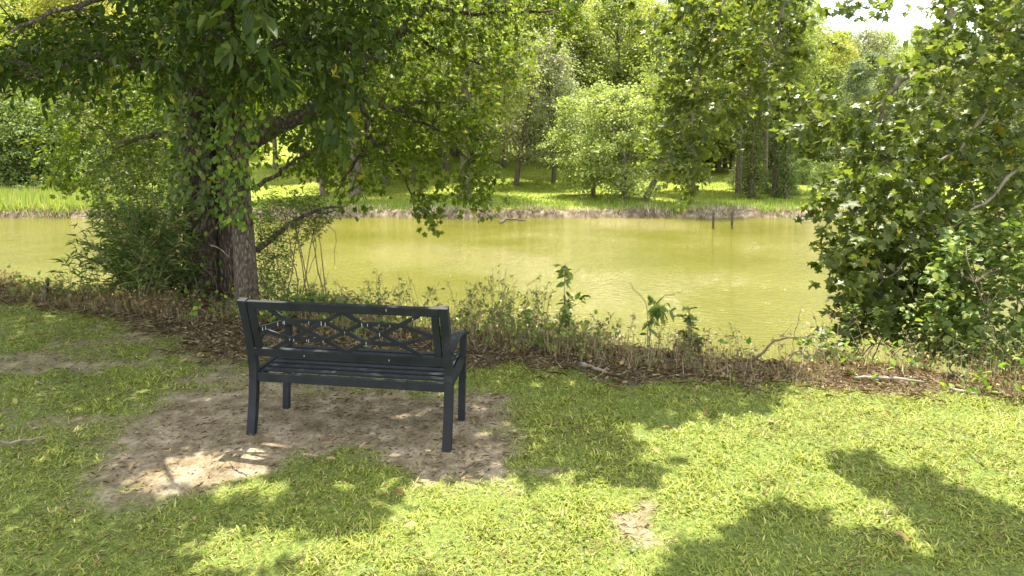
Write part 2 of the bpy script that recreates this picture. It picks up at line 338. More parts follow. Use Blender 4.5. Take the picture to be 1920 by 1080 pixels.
p = N(t, 'ShaderNodeBsdfPrincipled'); p.inputs['Roughness'].default_value = .08; p.inputs['IOR'].default_value = 1.33; lk(wc.outputs[0], p.inputs['Base Color']); lk(b.outputs[0], p.inputs['Normal']); lk(p.outputs[0], o.inputs[0])
tag(mesh_obj('pond_water', [(-420, 3.5, WATER), (420, 3.5, WATER), (420, 30, WATER), (-420, 30, WATER)], np.array([[0, 1, 2, 3]]), m), kind='structure')

# ------------------------------------------------------------------ where sun and shade fall on the lawn (used to set out the unseen overhead leaves and thin the rest)
LIT1 = gpoly([(1960, 700), (1500, 700), (1465, 735), (1450, 762), (1300, 787), (1135, 800), (1120, 826), (1190, 838), (1250, 872), (1245, 892), (1090, 892), (1000, 897), (960, 872), (935, 880), (830, 870), (745, 895), (745, 960), (700, 1000), (560, 1000), (510, 965), (470, 930), (440, 965), (345, 1010), (300, 1100), (1960, 1200)])
LIT2 = gpoly([(230, 905), (290, 868), (400, 866), (440, 840), (470, 822), (545, 822), (555, 850), (520, 880), (500, 915), (470, 940), (430, 935), (330, 905), (260, 925)])
LIT3 = [gpoly([(20+a, 625+b), (60+a, 625+b), (55+a, 645+b), (10+a, 645+b)]) for a, b in ((0, 0), (340, 110), (250, 90), (70, -45))]
SH = [gpoly(p_) for p_ in ([(560, 858), (700, 855), (745, 895), (745, 960), (690, 1000), (560, 1000), (505, 960), (515, 900)],
      [(1575, 875), (1640, 853), (1740, 892), (1790, 935), (1920, 965), (1990, 1000), (1990, 1075), (1850, 1060), (1790, 1010), (1700, 965), (1660, 915), (1590, 900)],
      [(1250, 1100), (1300, 1035), (1400, 1010), (1455, 950), (1510, 960), (1545, 1010), (1640, 1010), (1700, 1075), (1720, 1120), (1250, 1120)], [(1740, 1070), (1800, 1035), (1990, 1065), (1990, 1130), (1740, 1130)])]
def is_lit(x, y):
    j1 = .17*(fbm(x*3.3, y*3.3, 0, 81)-.5)*2+.13*(vn(x*13, y*13, 0, 85)-.5)*2; j2 = .17*(fbm(x*3.3, y*3.3, 0, 83)-.5)*2+.13*(vn(x*13, y*13, 0, 86)-.5)*2; nx = x+j1; ny = y+j2
    l = inpoly(nx, ny, LIT1) | inpoly(nx, ny, LIT2)
    for q_ in LIT3: l |= inpoly(nx, ny, q_)
    for q_ in SH: l &= ~inpoly(nx, ny, q_)
    return l & (y < edge_y(x)-.1)
def keeps_sun(P):                                   # False for foliage that would darken a sunlit patch
    k = P[:, 2]-0.02; gx_ = P[:, 0]-SUN[0]*k; gy_ = P[:, 1]-SUN[1]*k
    return ~(is_lit(gx_, gy_) & (k > 0.25))

# ------------------------------------------------------------------ lawn blades
def grass_points(n, x0, x1, y0, y1, dens):
    P = R.random((n, 2))*[x1-x0, y1-y0]+[x0, y0]
    return P[R.random(n) < dens(P[:, 0], P[:, 1])]
def lawn_d(x, y):
    d = (1-.985*np.clip(dirt(x, y)*1.15, 0, 1))*(1-litter(x, y)*.96)*(.55+.75*fbm(x*5, y*5, 0, 91))
    vis = (np.abs(x) < .80*y+.7)
    left = sm(-.5, -2, x)*sm(2.5, 3.2, y)
    return d*vis*(1-.25*left)
P = grass_points(760000, -7.2, 6.2, 2.35, 8.3, lawn_d)
n = len(P); tuft = fbm(P[:, 0]*6, P[:, 1]*6, 0, 93)
az = R.random(n)*2*math.pi; up = R.uniform(.1, .95, n)
Dg = np.stack([np.cos(az), np.sin(az), up], -1); Ng = np.stack([-np.cos(az)*up*.9, -np.sin(az)*up*.9, np.ones(n)], -1)+R.normal(0, .3, (n, 3))
P3 = np.stack([P[:, 0], P[:, 1], H(P[:, 0], P[:, 1])-.004], -1)
v = np.clip(R.normal(.38, .2, n)+.35*(fbm(P[:, 0]*1.5, P[:, 1]*1.5, 0, 94)-.5)+(R.random(n) < .05)*.5, 0, 1)
o = leaves_obj('lawn_grass', P3, Dg, Ng, R.uniform(.020, .048, n)*(.35+1.25*tuft), np.where(R.random(n) < .5, R.uniform(.05, .10, n), R.uniform(.11, .20, n)), T_BLA, M_grass, v=v)
tag(o, 'short coarse green lawn grass around the bare earth', 'grass', kind='stuff')

#: fallen bits: twigs, straw and dead leaves lying on the bare earth and along the bank
def lie(n, x0, x1, y0, y1, dens, smin, smax, wr, tmpl, mat, name, lift=.004, upz=.25, v=None, gate=0):
    P = grass_points(n, x0, x1, y0, y1, dens); n = len(P); az = R.random(n)*2*math.pi
    D = np.stack([np.cos(az), np.sin(az), R.normal(upz*.4, upz, n)], -1); Nn = R.normal(0, .35, (n, 3))+[0, 0, 1]
    P3 = np.stack([P[:, 0], P[:, 1], H(P[:, 0], P[:, 1])+lift], -1)
    return leaves_obj(name, P3, D, Nn, R.uniform(smin, smax, n), R.uniform(*wr, n), tmpl, mat, v=(R.random(n) if v is None else R.uniform(*v, n)))
tag(lie(16000, -7, 5.5, 2.4, 7, lambda x, y: (1-dirt(x, y))*(1-litter(x, y))*sm(.5, .62, fbm(x*1.9, y*1.9, 0, 97))*(np.abs(x) < .8*y+.7), .012, .024, (.8, 1.0), T_ELL, M_shr, 'clover_leaves', .022, .1), 'small round clover leaves patched through the lawn', 'clover', kind='stuff')
tag(lie(60000, -7, 6, 2.4, 7, lambda x, y: (1-dirt(x, y))*(1-litter(x, y))*(np.abs(x) < .8*y+.7)*sm(.35, .6, fbm(x*3, y*3, 0, 99)), .015, .05, (.05, .12), T_LAN, M_straw, 'lawn_thatch', .012, .2), 'dead straw thatch showing between the lawn blades', 'thatch', kind='stuff')
tag(lie(260, -7, 5.5, 2.4, 7, lambda x, y: 1.0*(np.abs(x) < .8*y+.7), .03, .07, (.4, .8), T_ELL, M_dry, 'fallen_leaves', .035, .3), 'dead curled leaves dropped here and there on the lawn', 'leaves', kind='stuff')
near_d = lambda x, y: np.clip(dirt(x, y)*(.5+.5*sm(-1.8, -.8, x))+.08, 0, 1)*(np.abs(x) < .8*y+.7)
tag(lie(30000, -7, 5, 2.5, 7.5, near_d, .02, .07, (.03, .07), T_LAN, M_straw, 'loose_straw', .006, .08), 'thin pale straw scattered over the bare earth', 'straw', kind='stuff')
tag(lie(22000, -7, 5, 2.5, 7.5, near_d, .01, .03, (.1, .5), T_LAN, M_lit, 'straw_and_twig_litter', .006, .1), 'brown straw and tiny twigs scattered on the bare earth under the bench', 'litter', kind='stuff')
tag(lie(190000, -7.5, 6.5, 4.0, 9.0, lambda x, y: litter(x, y)*(y < edge_y(x)+1.0), .012, .045, (.10, .55), T_FAR, M_lit, 'leaf_litter', .012, .4), 'brown dead leaves carpeting the top of the near bank', 'leaf litter', kind='stuff')

tag(lie(60000, -7.5, 6.5, 4.0, 9.0, lambda x, y: np.clip(litter(x+.05, y+.12), 0, 1)*(y < edge_y(x)+1.0), .04, .13, (.02, .05), T_LAN, M_straw, 'flattened_straw', .02, .35), 'flattened dry straw matted along the top of the near bank', 'straw', kind='stuff')
# ------------------------------------------------------------------ bench
M_metal, t, o = newmat('charcoal_powder_coat'); tcn = N(t, 'ShaderNodeTexCoord'); lk = t.links.new
n1 = noise(9, 6); n2 = noise(160, 2); mpb = N(t, 'ShaderNodeMapping'); mpb.inputs['Scale'].default_value = (60, 60, 14); lk(tcn.outputs['Object'], mpb.inputs[0]); n3 = noise(1, 2, mpb.outputs[0])
c1 = ramp(t, [(.35, (.006, .008, .011)), (.6, (.011, .0135, .0175)), (.75, (.024, .027, .032))], n1.outputs['Fac'])
c2 = ramp(t, [(.90, (0, 0, 0)), (.93, (1, 1, 1))], n3.outputs['Fac'])
mxx = N(t, 'ShaderNodeMixRGB'); mxx.inputs[2].default_value = (.42, .43, .42, 1); lk(c2.outputs[0], mxx.inputs[0]); lk(c1.outputs[0], mxx.inputs[1])
p = N(t, 'ShaderNodeBsdfPrincipled'); p.inputs['Specular IOR Level'].default_value = .32; rr = N(t, 'ShaderNodeMapRange'); rr.inputs[3].default_value = .5; rr.inputs[4].default_value = .72; lk(n1.outputs['Fac'], rr.inputs[0]); lk(rr.outputs[0], p.inputs['Roughness'])
bb = N(t, 'ShaderNodeBump'); bb.inputs['Strength'].default_value = .25; bb.inputs['Distance'].default_value = .001; lk(n2.outputs['Fac'], bb.inputs['Height'])
lk(bb.outputs[0], p.inputs['Normal']); lk(mxx.outputs[0], p.inputs['Base Color']); lk(p.outputs[0], o.inputs[0])
def bevel(bm, w_=.003):
    bmesh.ops.bevel(bm, geom=list(bm.edges), offset=w_, segments=2, affect='EDGES', profile=.7)
def bm_obj(name, bm, mat, parent, bev=.003):
    if bev: bevel(bm, bev)
    bmesh.ops.recalc_face_normals(bm, faces=bm.faces)
    me = bpy.data.meshes.new(name); bm.to_mesh(me); bm.free(); me.materials.append(mat)
    o_ = bpy.data.objects.new(name, me); COL.objects.link(o_); o_.parent = parent; return o_
def bx(bm, c, s, rot=None):
    M_ = Matrix.Translation(c) @ (rot or Matrix.Identity(4)) @ Matrix.Diagonal((*s, 1))
    bmesh.ops.create_cube(bm, size=1, matrix=M_)
def sweep(bm, pts, wx, th):
    """bar of width wx (x axis) swept along pts in the y-z plane with thickness th"""
    P_ = np.array(pts, float); t_ = norm(np.gradient(P_, axis=0)); ring = []
    for p_, q_, h_ in zip(P_, t_, np.broadcast_to(th, (len(P_),))):
        nn = np.array([0, -q_[2], q_[1]])*h_/2; xx = np.array([wx/2, 0, 0])
        ring.append([bm.verts.new(p_+a*xx+b_*nn) for a, b_ in ((-1, -1), (1, -1), (1, 1), (-1, 1))])
    for a, b_ in zip(ring, ring[1:]):
        for k in range(4): bm.faces.new((a[k], a[(k+1) % 4], b_[(k+1) % 4], b_[k]))
    bm.faces.new(ring[0][::-1]); bm.faces.new(ring[-1])
PHI = -0.158; bench = thing('park_bench', (-.97, 3.945, 0), 'charcoal metal park bench with a diamond lattice back facing the pond', 'bench'); bench.rotation_euler.z = PHI
del bench['_base']
BW = 1.22; T_, Fo, Sx, Dp, HT = .100, .060, .375, .42, .850
PW = .051; TF = .98
for s in (-1, 1):
    bm = bmesh.new(); pts = spline([(0, -Fo, -.01), (0, -.022, .17), (0, 0, .34), (0, -.004, .46), (0, -.042, .66), (0, -T_, HT)], 20)
    sweep(bm, pts+[s*BW/2, 0, 0], PW, .040); ob = bm_obj('rear_post', bm, M_metal, bench)
    bm = bmesh.new(); pts = spline([(0, Dp-.06, -.01), (0, Dp-.045, .15), (0, Dp-.012, .38), (0, Dp+.005, .548)], 12)
    sweep(bm, pts+[s*BW/2*TF, 0, 0], .042, .034); bm_obj('front_leg', bm, M_metal, bench)
    bm = bmesh.new(); pts = spline([(0, -.028, .560), (0, .1, .590), (0, .25, .594), (0, .38, .570), (0, Dp+.05, .540)], 16)
    sweep(bm, pts+np.array([s*(BW/2+.004), 0, 0])*1.0-np.outer(np.clip(pts[:, 1]/Dp, 0, 1), [s*BW/2*(1-TF), 0, 0]), .062, .018); bm_obj('armrest', bm, M_metal, bench)
    bm = bmesh.new(); sweep(bm, np.array([(s*BW/2, .018, Sx-.022), (s*BW/2*TF, Dp-.026, Sx+.012)]), .03, .048); bm_obj('side_rail', bm, M_metal, bench)
iw = BW/2-PW/2
bm = bmesh.new(); bx(bm, (0, 0, Sx-.028), (2*iw, .026, .052)); bx(bm, (0, Dp-.015, Sx+.006), (2*iw*TF, .026, .046)); bm_obj('seat_apron', bm, M_metal, bench)
def zy(z): return -.004-(z-.46)/.405*.088 if z > .46 else 0
ns = 7
bm = bmesh.new()
for k in range(ns):
    y_ = .045+k*(Dp-.075)/(ns-1); bx(bm, (0, y_, Sx+.004+.034*k/(ns-1)), ((2*iw-.03)*(1-(1-TF)*y_/Dp), .041, .014))
for s in (-1, 1): sweep(bm, np.array([(s*(iw-.016), .02, Sx-.012), (s*(iw*TF-.014), Dp-.03, Sx+.020)]), .028, .026)
bm_obj('seat', bm, M_metal, bench, .002)
# back: frame in the leaning plane
bt, bb_ = HT-.012, .512
def bp(u, v_):                                      # u across 0..1, v up 0..1 on the inner panel
    z = bb_+.025+(bt-bb_-.072)*v_; return np.array([(-iw+.05+(2*iw-.10)*u), zy(z)-.004, z])
def bar(bm, a, b_, hh, th, off=0):
    a = np.array(a); b_ = np.array(b_); d = b_-a; l_ = np.linalg.norm(d); x = d/l_; n_ = np.cross(x, [0, 0, 1.]); 
    n_ = np.array([0, -1.0, -.215]); n_ -= x*(n_@x); n_ /= np.linalg.norm(n_); z_ = np.cross(x, n_)
    M_ = Matrix(np.column_stack([x, n_, z_]).tolist()).to_4x4(); M_.translation = Vector((a+b_)/2+n_*off)
    bmesh.ops.create_cube(bm, size=1, matrix=M_ @ Matrix.Diagonal((l_, th, hh, 1)))
bm = bmesh.new()
for z in (bt-.022, bb_): bar(bm, (-iw-.001, zy(z)-.004, z), (iw+.001, zy(z)-.004, z), .052, .026)
for s in (-1, 1): bar(bm, (s*(iw-.028), zy(bb_)-.004, bb_+.026), (s*(iw-.028), zy(bt)-.004, bt-.048), .042, .0235)
bm_obj('back_frame', bm, M_metal, bench)
bm = bmesh.new(); tn = [0.07, .5, .93]
seg = [((.07, 1), (.5, 0), 0), ((.07, 0), (.5, 1), .0012), ((.5, 1), (.93, 0), .0), ((.5, 0), (.93, 1), .0012),
       ((.18, .74), (.388, .74), .002), ((.612, .74), (.82, .74), .002), ((.186, .27), (.384, .27), .002), ((.616, .27), (.814, .27), .002),
       ((0, .5), (.18, .74), -.0008), ((0, .5), (.186, .27), .0008), ((1, .5), (.82, .74), -.0008), ((1, .5), (.814, .27), .0008),
       ((.388, .74), (.616, .27), -.0016), ((.384, .27), (.612, .74), -.0024)]
for a, b_, of in seg: bar(bm, bp(*a), bp(*b_), .024, .010, of)
bm_obj('back_lattice', bm, M_metal, bench, .0012)
M_drop = flatmat('dried_dropping', (.22, .22, .21), (.42, .42, .40), 40)
for k in range(25):
    bm = bmesh.new(); l_ = R.uniform(.008, .026)
    if k < 22:
        a, b_, _ = seg[R.integers(len(seg))]; f_ = R.random(); q_ = bp(a[0]+(b_[0]-a[0])*f_, a[1]+(b_[1]-a[1])*f_); bx(bm, q_+[0, -.0095, -l_*.3], (.003, .004, l_))
    else: z = bb_ if k % 3 else bt-.02; bx(bm, (R.uniform(-iw, iw), zy(z)-.0175, z-R.uniform(-.01, .012)), (.003, .004, l_))
    bm_obj('dried_dropping', bm, M_drop, bench, .001)

# ------------------------------------------------------------------ leafy sprays
def spray(C, axis_, nl, length, lsz, droop=.4, spread=1.0, rg=R):
    """C (n,3) spray origins; returns leaf P,D,N,size for nl leaves each set along a twig"""
    n = len(C); t_ = rg.random((n, nl)); ax = norm(axis_)
    side = norm(np.cross(ax, rg.normal(0, 1, (n, 3))))[:, None, :]; bi = np.cross(np.broadcast_to(ax[:, None], (n, nl, 3)), np.broadcast_to(side, (n, nl, 3)))
    ph = rg.random((n, nl))*2*math.pi
    out_ = np.cos(ph)[..., None]*side+np.sin(ph)[..., None]*bi
    P = C[:, None]+ax[:, None]*(t_*length)[..., None]+out_*(.12*length*spread*rg.random((n, nl)))[..., None]
    P[..., 2] -= droop*length*t_**2*.5
    D = ax[:, None]*.6+out_*.9*spread+np.array([0, 0, -droop]); D = D+rg.normal(0, .25, D.shape)
    Nn = np.array([0, 0, 1.])+rg.normal(0, .45, D.shape)
    sz = lsz*rg.uniform(.55, 1.15, (n, nl))
    return P.reshape(-1, 3), D.reshape(-1, 3), Nn.reshape(-1, 3), sz.ravel()
def polypts(poly, n, y0, y1, rg=R):
    """points inside a real 3-D wedge of crown seen through the outline, between two depths"""
    a = np.array(poly, float); lo, hi = a.min(0), a.max(0); out_ = []
    while len(out_) < n:
        u, v_ = rg.uniform(lo, hi)
        if inpoly(np.array([u]), np.array([v_]), poly)[0]: out_.append(at(u, v_, rg.uniform(y0, y1)))
    return np.array(out_)
def connect(tb, C, skel, rad, frac, rg=R, maxd=2.2):
    S_ = np.concatenate(skel)
    for c_ in C[rg.random(len(C)) < frac]:
        d = np.linalg.norm(S_-c_, axis=1); k = int(np.argmin(d))
        if d[k] > maxd or d[k] < .05: continue
        a = S_[k]; mid = (a+c_)/2+rg.normal(0, .06*d[k], 3)+[0, 0, .12*d[k]]
        q_ = spline([a, mid, c_], 7)
        if a[1] < 7.5 and not keeps_sun(q_).all(): continue
        tb.add(q_, np.linspace(rad, rad*.35, len(q_)), 4, cap=False)
def limb(tb, pts, r0, r1, k=10, n=18, wob=.012, rough=.12):
    s_ = spline(pts, n, wob); tb.add(s_, np.linspace(r0, r1, len(s_)), k, rough=rough); return s_

def crown_part(name, parts, mat, parent, tmpl, wr, check=True):
    P = np.concatenate([p_[0] for p_ in parts]); D = np.concatenate([p_[1] for p_ in parts]); Nn = np.concatenate([p_[2] for p_ in parts]); s_ = np.concatenate([p_[3] for p_ in parts])
    if check:
        k = keeps_sun(P); P, D, Nn, s_ = P[k], D[k], Nn[k], s_[k]
    return leaves_obj(name, P, D, Nn, s_, R.uniform(wr[0], wr[1], len(P)), tmpl, mat, parent, v=np.clip(R.beta(2, 2.6, len(P))+(R.random(len(P)) < .015)*.5, 0, 1))
def outward(C, c0, jit=.5, dz=-.1):
    d = norm(C-np.asarray(c0)); d = d+R.normal(0, jit, C.shape)+[0, 0, dz]; return norm(d)
def flat_in_frame(C, lim=60):
    u, v_ = proj(C); return C

# ---------------- big two-trunk side: front trunk with hickory-like foliage
tb_l = (-2.74, 6.95, H(-2.74, 6.95)-.05)
hick = thing('hickory_tree', tb_l, 'straight grey trunk behind the left bench post, with large drooping dark leaves overhead', 'tree')
tb = Tubes(); X0, Y0 = tb_l[0], tb_l[1]
s0 = spline([(X0, Y0, -.15), (X0-.01, Y0, .5), (X0-.03, Y0, 1.3), (X0-.06, Y0+.05, 2.4), (X0-.1, Y0+.1, 4.2), (X0+.1, Y0+.1, 7.5)], 60)
rad = .125+.075*np.exp(-np.linspace(0, 1, len(s0))*28)-np.linspace(0, .07, len(s0))
tb.add(s0, rad, 28, rough=.13)
tb.build('trunk', B_mid, hick)
tb = Tubes(); sk = [s0[20:]]
for e in ([at(330, 135, 6.2), at(180, 110, 5.5), at(60, 150, 5.0)], [at(520, 80, 6.0), at(640, 90, 5.3), at(720, 110, 4.9)],
          [at(440, 30, 5.8), at(420, -60, 4.9), at(500, -120, 4.2)], [at(300, -10, 5.8), at(150, 10, 5.0), at(20, 60, 4.6)], [at(560, -60, 5.8), at(760, -80, 5.0), at(950, -90, 4.4)],
          [(X0+.3, 6.3, 3.6), (X0+1.2, 5.4, 4.0), (X0+2.4, 4.6, 4.2)], [(X0-.5, 6.0, 3.6), (X0-1.0, 4.8, 4.0), (X0-1.2, 3.6, 4.2)], [(X0+1, 6.4, 4.6), (X0+2.6, 6.2, 4.7), (X0+4, 6.3, 4.6)]):
    z_ = e[0][2]; st_ = s0[int(np.argmin(np.abs(s0[:, 2]-(z_-.35))))]
    sk.append(limb(tb, [st_]+list(e), .042, .010, 8))
parts = []
def vol(poly, n, y0, y1, c0, nl, ln, lz, droop, jit=.5, dz=-.1, con=.3, rad=.007, sk_=None, tb_=None):
    C = polypts(poly, n, y0, y1); k = keeps_sun(C); C = C[k]
    connect(tb_, C, sk_, rad, con); return spray(C, outward(C, c0, jit, dz), nl, ln, lz, droop)
CT = (X0, Y0, 2.6)
A = dict(sk_=sk, tb_=tb, c0=CT)
parts.append(vol([(-60, 110), (60, 70), (200, 30), (400, -60), (560, -60), (720, -60), (735, 20), (715, 90), (670, 130), (620, 150), (570, 140), (530, 190), (470, 180), (400, 140), (330, 150), (250, 115), (170, 135), (110, 150), (30, 150), (-60, 170)], 700, 4.8, 7.0, nl=14, ln=.34, lz=.088, droop=.55, **A))
parts.append(vol([(420, -30), (510, -30), (500, 60), (440, 70)], 22, 3.9, 4.6, nl=10, ln=.30, lz=.13, droop=.9, **A))
parts.append(vol([(560, 170), (650, 160), (655, 220), (620, 240), (580, 225)], 14, 5.3, 6.2, nl=10, ln=.3, lz=.14, droop=1.1, **A))
# unseen leaves above the frame, laid out to shade the bench and left lawn
ng = 34000; gxy = R.random((ng*4, 2))*[9.6, 6.2]+[-7.4, 2.0]; sh = ~is_lit(gxy[:, 0], gxy[:, 1]) & (gxy[:, 0] < 2.9-.0*gxy[:, 1]) & (gxy[:, 1] < edge_y(gxy[:, 0])+.8)
gxy = gxy[sh][:ng]; z_ = R.uniform(3.9, 5.6, len(gxy)); C = np.stack([gxy[:, 0]+SUN[0]*z_, gxy[:, 1]+SUN[1]*z_, z_], -1)
parts.append((C, R.normal(0, 1, C.shape)*[1, 1, .3], R.normal(0, .3, C.shape)+[0, 0, 1], R.uniform(.10, .17, len(C))))
connect(tb, C[::22], sk, .008, .8, maxd=3)
tb.build('branch', B_mid, hick)
crown_part('crown', parts, M_big, hick, T_ELL, (.42, .58))

# ---------------- old rear trunk with oak-like small lobed leaves
ob_ = (-3.72, 8.1, -.75)
oak = thing('oak_tree', ob_, 'thick dark furrowed trunk rising from the bank, left of the slimmer grey trunk', 'tree')
tb = Tubes(); X1, Y1 = ob_[0], ob_[1]
s1 = spline([(X1, Y1, -.95), (X1, Y1, .1), (X1+.02, Y1, 1.0), (X1+.06, Y1+.05, 2.0), (X1+.2, Y1+.1, 3.4), (X1+.1, Y1+.3, 5.2), (X1+.4, Y1+.5, 9)], 64)
rad = .235+.20*np.exp(-np.linspace(0, 1, len(s1))*11)-np.linspace(0, .13, len(s1)); tb.add(s1, rad, 40, rough=.30)
s1b = spline([(X1+.34, Y1+.05, -.8), (X1+.36, Y1, .6), (X1+.35, Y1, 1.7), (X1+.45, Y1+.1, 2.6)], 24); tb.add(s1b, np.linspace(.17, .11, len(s1b)), 20, rough=.25)
tb.build('trunk', B_dark, oak)
tb = Tubes(); sk = [s1[34:]]
l1 = limb(tb, [at(440, 285, 8.1), at(500, 245, 8.2), at(580, 208, 8.4), at(640, 150, 8.8), at(700, 115, 9.0)], .125, .07, 14, 24, .01, .2)
l2 = limb(tb, [at(700, 115, 9.0), at(760, 50, 9.2), at(800, 5, 9.3), at(830, -60, 9.5)], .07, .04, 10)
l3 = limb(tb, [at(640, 150, 8.8), at(680, 185, 8.6), at(740, 205, 8.8), at(830, 250, 9.0), at(880, 300, 9.1)], .045, .012, 8)
l4 = limb(tb, [at(670, 180, 8.6), at(688, 230, 8.5), at(680, 280, 8.5), at(650, 330, 8.4), at(632, 365, 8.4)], .04, .010, 8)
l5 = limb(tb, [at(686, 250, 8.5), at(730, 290, 8.6), at(760, 340, 8.7), at(782, 405, 8.8)], .028, .006, 8)
l6 = limb(tb, [at(760, 50, 9.2), at(820, 95, 9.4), at(900, 120, 9.6), at(960, 150, 9.8)], .035, .010, 8)
l7 = limb(tb, [at(800, 15, 9.3), at(900, 25, 9.5), at(1000, 20, 9.7), at(1080, 15, 9.9)], .035, .010, 8)
l8 = limb(tb, [at(370, 210, 8.2), at(330, 150, 8.6), at(270, 120, 9.0), at(160, 160, 9.4), at(100, 220, 9.8)], .08, .015, 10)
l9 = limb(tb, [at(740, 205, 8.8), at(800, 190, 9.2), at(880, 200, 9.6), at(940, 260, 9.9)], .022, .006, 8)
l10 = limb(tb, [at(350, 260, 8.2), at(290, 250, 8.6), at(220, 280, 9.2), at(170, 330, 9.8)], .04, .01, 8)
l11 = limb(tb, [at(475, 352, 8.0), at(520, 325, 7.7), at(560, 295, 7.6), at(600, 275, 7.6)], .03, .012, 8)
sk += [l1, l2, l3, l4, l5, l6, l7, l8, l9, l10, l11]
A = dict(sk_=sk, tb_=tb, c0=(X1+1, Y1, 2.4)); parts = []
K = dict(nl=13, ln=.38, lz=.078, droop=.55, jit=.8)
parts.append(vol([(560, 60), (700, -20), (900, -40), (960, 60), (975, 130), (930, 180), (900, 250), (850, 230), (800, 260), (740, 230), (690, 260), (640, 230), (580, 200)], 420, 8.3, 10.2, **K, **A))
parts.append(vol([(690, 200), (830, 210), (920, 260), (900, 330), (940, 345), (900, 372), (840, 335), (780, 315), (700, 290)], 110, 8.3, 9.6, **K, **A))
parts.append(vol([(540, 230), (700, 250), (720, 320), (660, 345), (600, 310), (545, 300)], 70, 7.9, 9.0, **K, **A))
parts.append(vol([(740, 320), (800, 330), (800, 390), (780, 412), (762, 380)], 16, 8.5, 8.9, **K, **A))
parts.append(vol([(850, 300), (905, 300), (905, 385), (870, 380)], 14, 8.7, 9.2, **K, **A))
parts.append(vol([(900, -30), (1085, -30), (1080, 20), (1045, 60), (980, 50), (960, 80), (900, 60)], 60, 8.8, 10.2, **K, **A))
parts.append(vol([(60, 120), (300, 60), (520, 60), (600, 150), (540, 280), (430, 300), (350, 340), (280, 330), (180, 300), (90, 260)], 420, 8.4, 10.6, **K, **A))
parts.append(vol([(90, 280), (150, 240), (200, 290), (180, 340), (110, 350)], 45, 9.4, 10.2, **K, **A))
# high crown above the frame, filters the light on everything below
C = R.normal(0, 1, (420, 3))*[2.6, 1.7, 1.5]+[X1+1.6, Y1+.9, 6.6]; C = C[(C[:, 2] > 4.2)]
connect(tb, C, sk, .014, .5, maxd=4)
parts.append(spray(C, outward(C, (X1+1, Y1, 5), .6), 14, .5, .13, .5))
tb.build('branch', B_dark, oak)
crown_part('crown', parts, M_oak, oak, T_LOB, (.62, .9))

# ---------------- sycamore on the right: trunk stands right of the frame
sy_b = (7.3, 7.6, H(7.3, 7.6))
syc = thing('sycamore_tree', sy_b, 'sycamore at the right edge with pale arching limb and broad lobed leaves', 'tree')
tb = Tubes(); s2 = spline([(7.3, 7.6, sy_b[2]-.2), (7.2, 7.6, 1.5), (6.9, 7.7, 3.4), (6.6, 7.8, 6), (6.4, 8, 9)], 40); tb.add(s2, .30-np.linspace(0, .16, len(s2)), 24, rough=.08)
tb.build('trunk', B_pale, syc); tb = Tubes(); sk = []
sk.append(limb(tb, [(6.9, 7.7, 3.3), at(1860, -190, 7.6), at(1800, -60, 7.4), at(1775, 60, 7.3), at(1735, 118, 7.3), at(1690, 150, 7.3), at(1660, 190, 7.2), at(1645, 240, 7.2), at(1652, 285, 7.2)], .06, .014, 10, 50, .008))
sk.append(limb(tb, [(6.8, 7.7, 4.2), at(1800, -260, 8.0), at(1600, -220, 8.6), at(1450, -120, 9.0), at(1350, 20, 9.2), at(1310, 150, 9.2), at(1290, 280, 9.2)], .045, .008, 10, 40))
sk.append(limb(tb, [at(1450, -120, 9.0), at(1470, 0, 9.0), at(1440, 120, 9.0), at(1400, 180, 9.1)], .03, .008, 8))
sk.append(limb(tb, [at(1660, 190, 7.2), at(1600, 210, 7.2), at(1560, 230, 7.3), at(1500, 200, 7.4)], .012, .005, 6))
sk.append(limb(tb, [(7.2, 7.6, 1.6), at(1900, 180, 7.0), at(1800, 280, 6.8), at(1700, 340, 6.8), at(1600, 400, 6.8)], .025, .006, 8, 26))
sk.append(limb(tb, [(7.2, 7.6, 1.0), at(1960, 300, 6.6), at(1850, 380, 6.4), at(1740, 460, 6.3), at(1640, 540, 6.3), at(1590, 610, 6.3)], .02, .005, 8, 26))
sk.append(limb(tb, [(6.8, 7.7, 4.4), (5.6, 6.0, 4.6), (4.2, 4.8, 4.9), (2.9, 4.2, 5.0)], .06, .015, 8, 24))
sk.append(limb(tb, [(6.9, 7.6, 2.6), at(1940, 40, 6.9), at(1850, 100, 6.7), at(1760, 200, 6.7)], .025, .008, 8, 24))
A = dict(sk_=sk, tb_=tb, c0=(6.5, 7.6, 2.6)); K = dict(nl=15, ln=.42, lz=.086, droop=.6, jit=.85)
parts = []
parts.append(vol([(1250, -40), (1530, -40), (1545, 70), (1510, 130), (1470, 170), (1420, 180), (1395, 225), (1360, 240), (1345, 290), (1330, 350), (1285, 340), (1262, 385), (1248, 370), (1252, 290), (1240, 240), (1262, 170), (1240, 100)], 290, 8.6, 10.0, **K, **A))
parts.append(vol([(1500, 150), (1600, 170), (1680, 120), (1700, 230), (1640, 320), (1560, 260), (1500, 235)], 60, 6.9, 8.0, **K, **A))
parts.append(vol([(1590, -40), (1700, -40), (1690, 20), (1640, 60), (1600, 30)], 9, 7.4, 8.4, **K, **A))
parts.append(vol([(1740, 90), (1800, -40), (1980, -40), (1980, 420), (1850, 400), (1800, 420), (1770, 500), (1700, 470), (1640, 490), (1590, 470), (1565, 400), (1545, 350), (1600, 300), (1690, 270), (1760, 170), (1720, 120)], 500, 6.2, 8.2, **K, **A))
parts.append(vol([(1590, 440), (1780, 440), (1800, 560), (1720, 600), (1640, 590), (1600, 640), (1575, 600), (1600, 540)], 105, 6.0, 7.0, **K, **A))
C = polypts([(1150, -20), (1200, -20), (1195, 5), (1165, 5)], 4, 8.6, 9.2); parts.append(spray(C, outward(C, (6.5, 7, 3)), 10, .3, .1, .9))
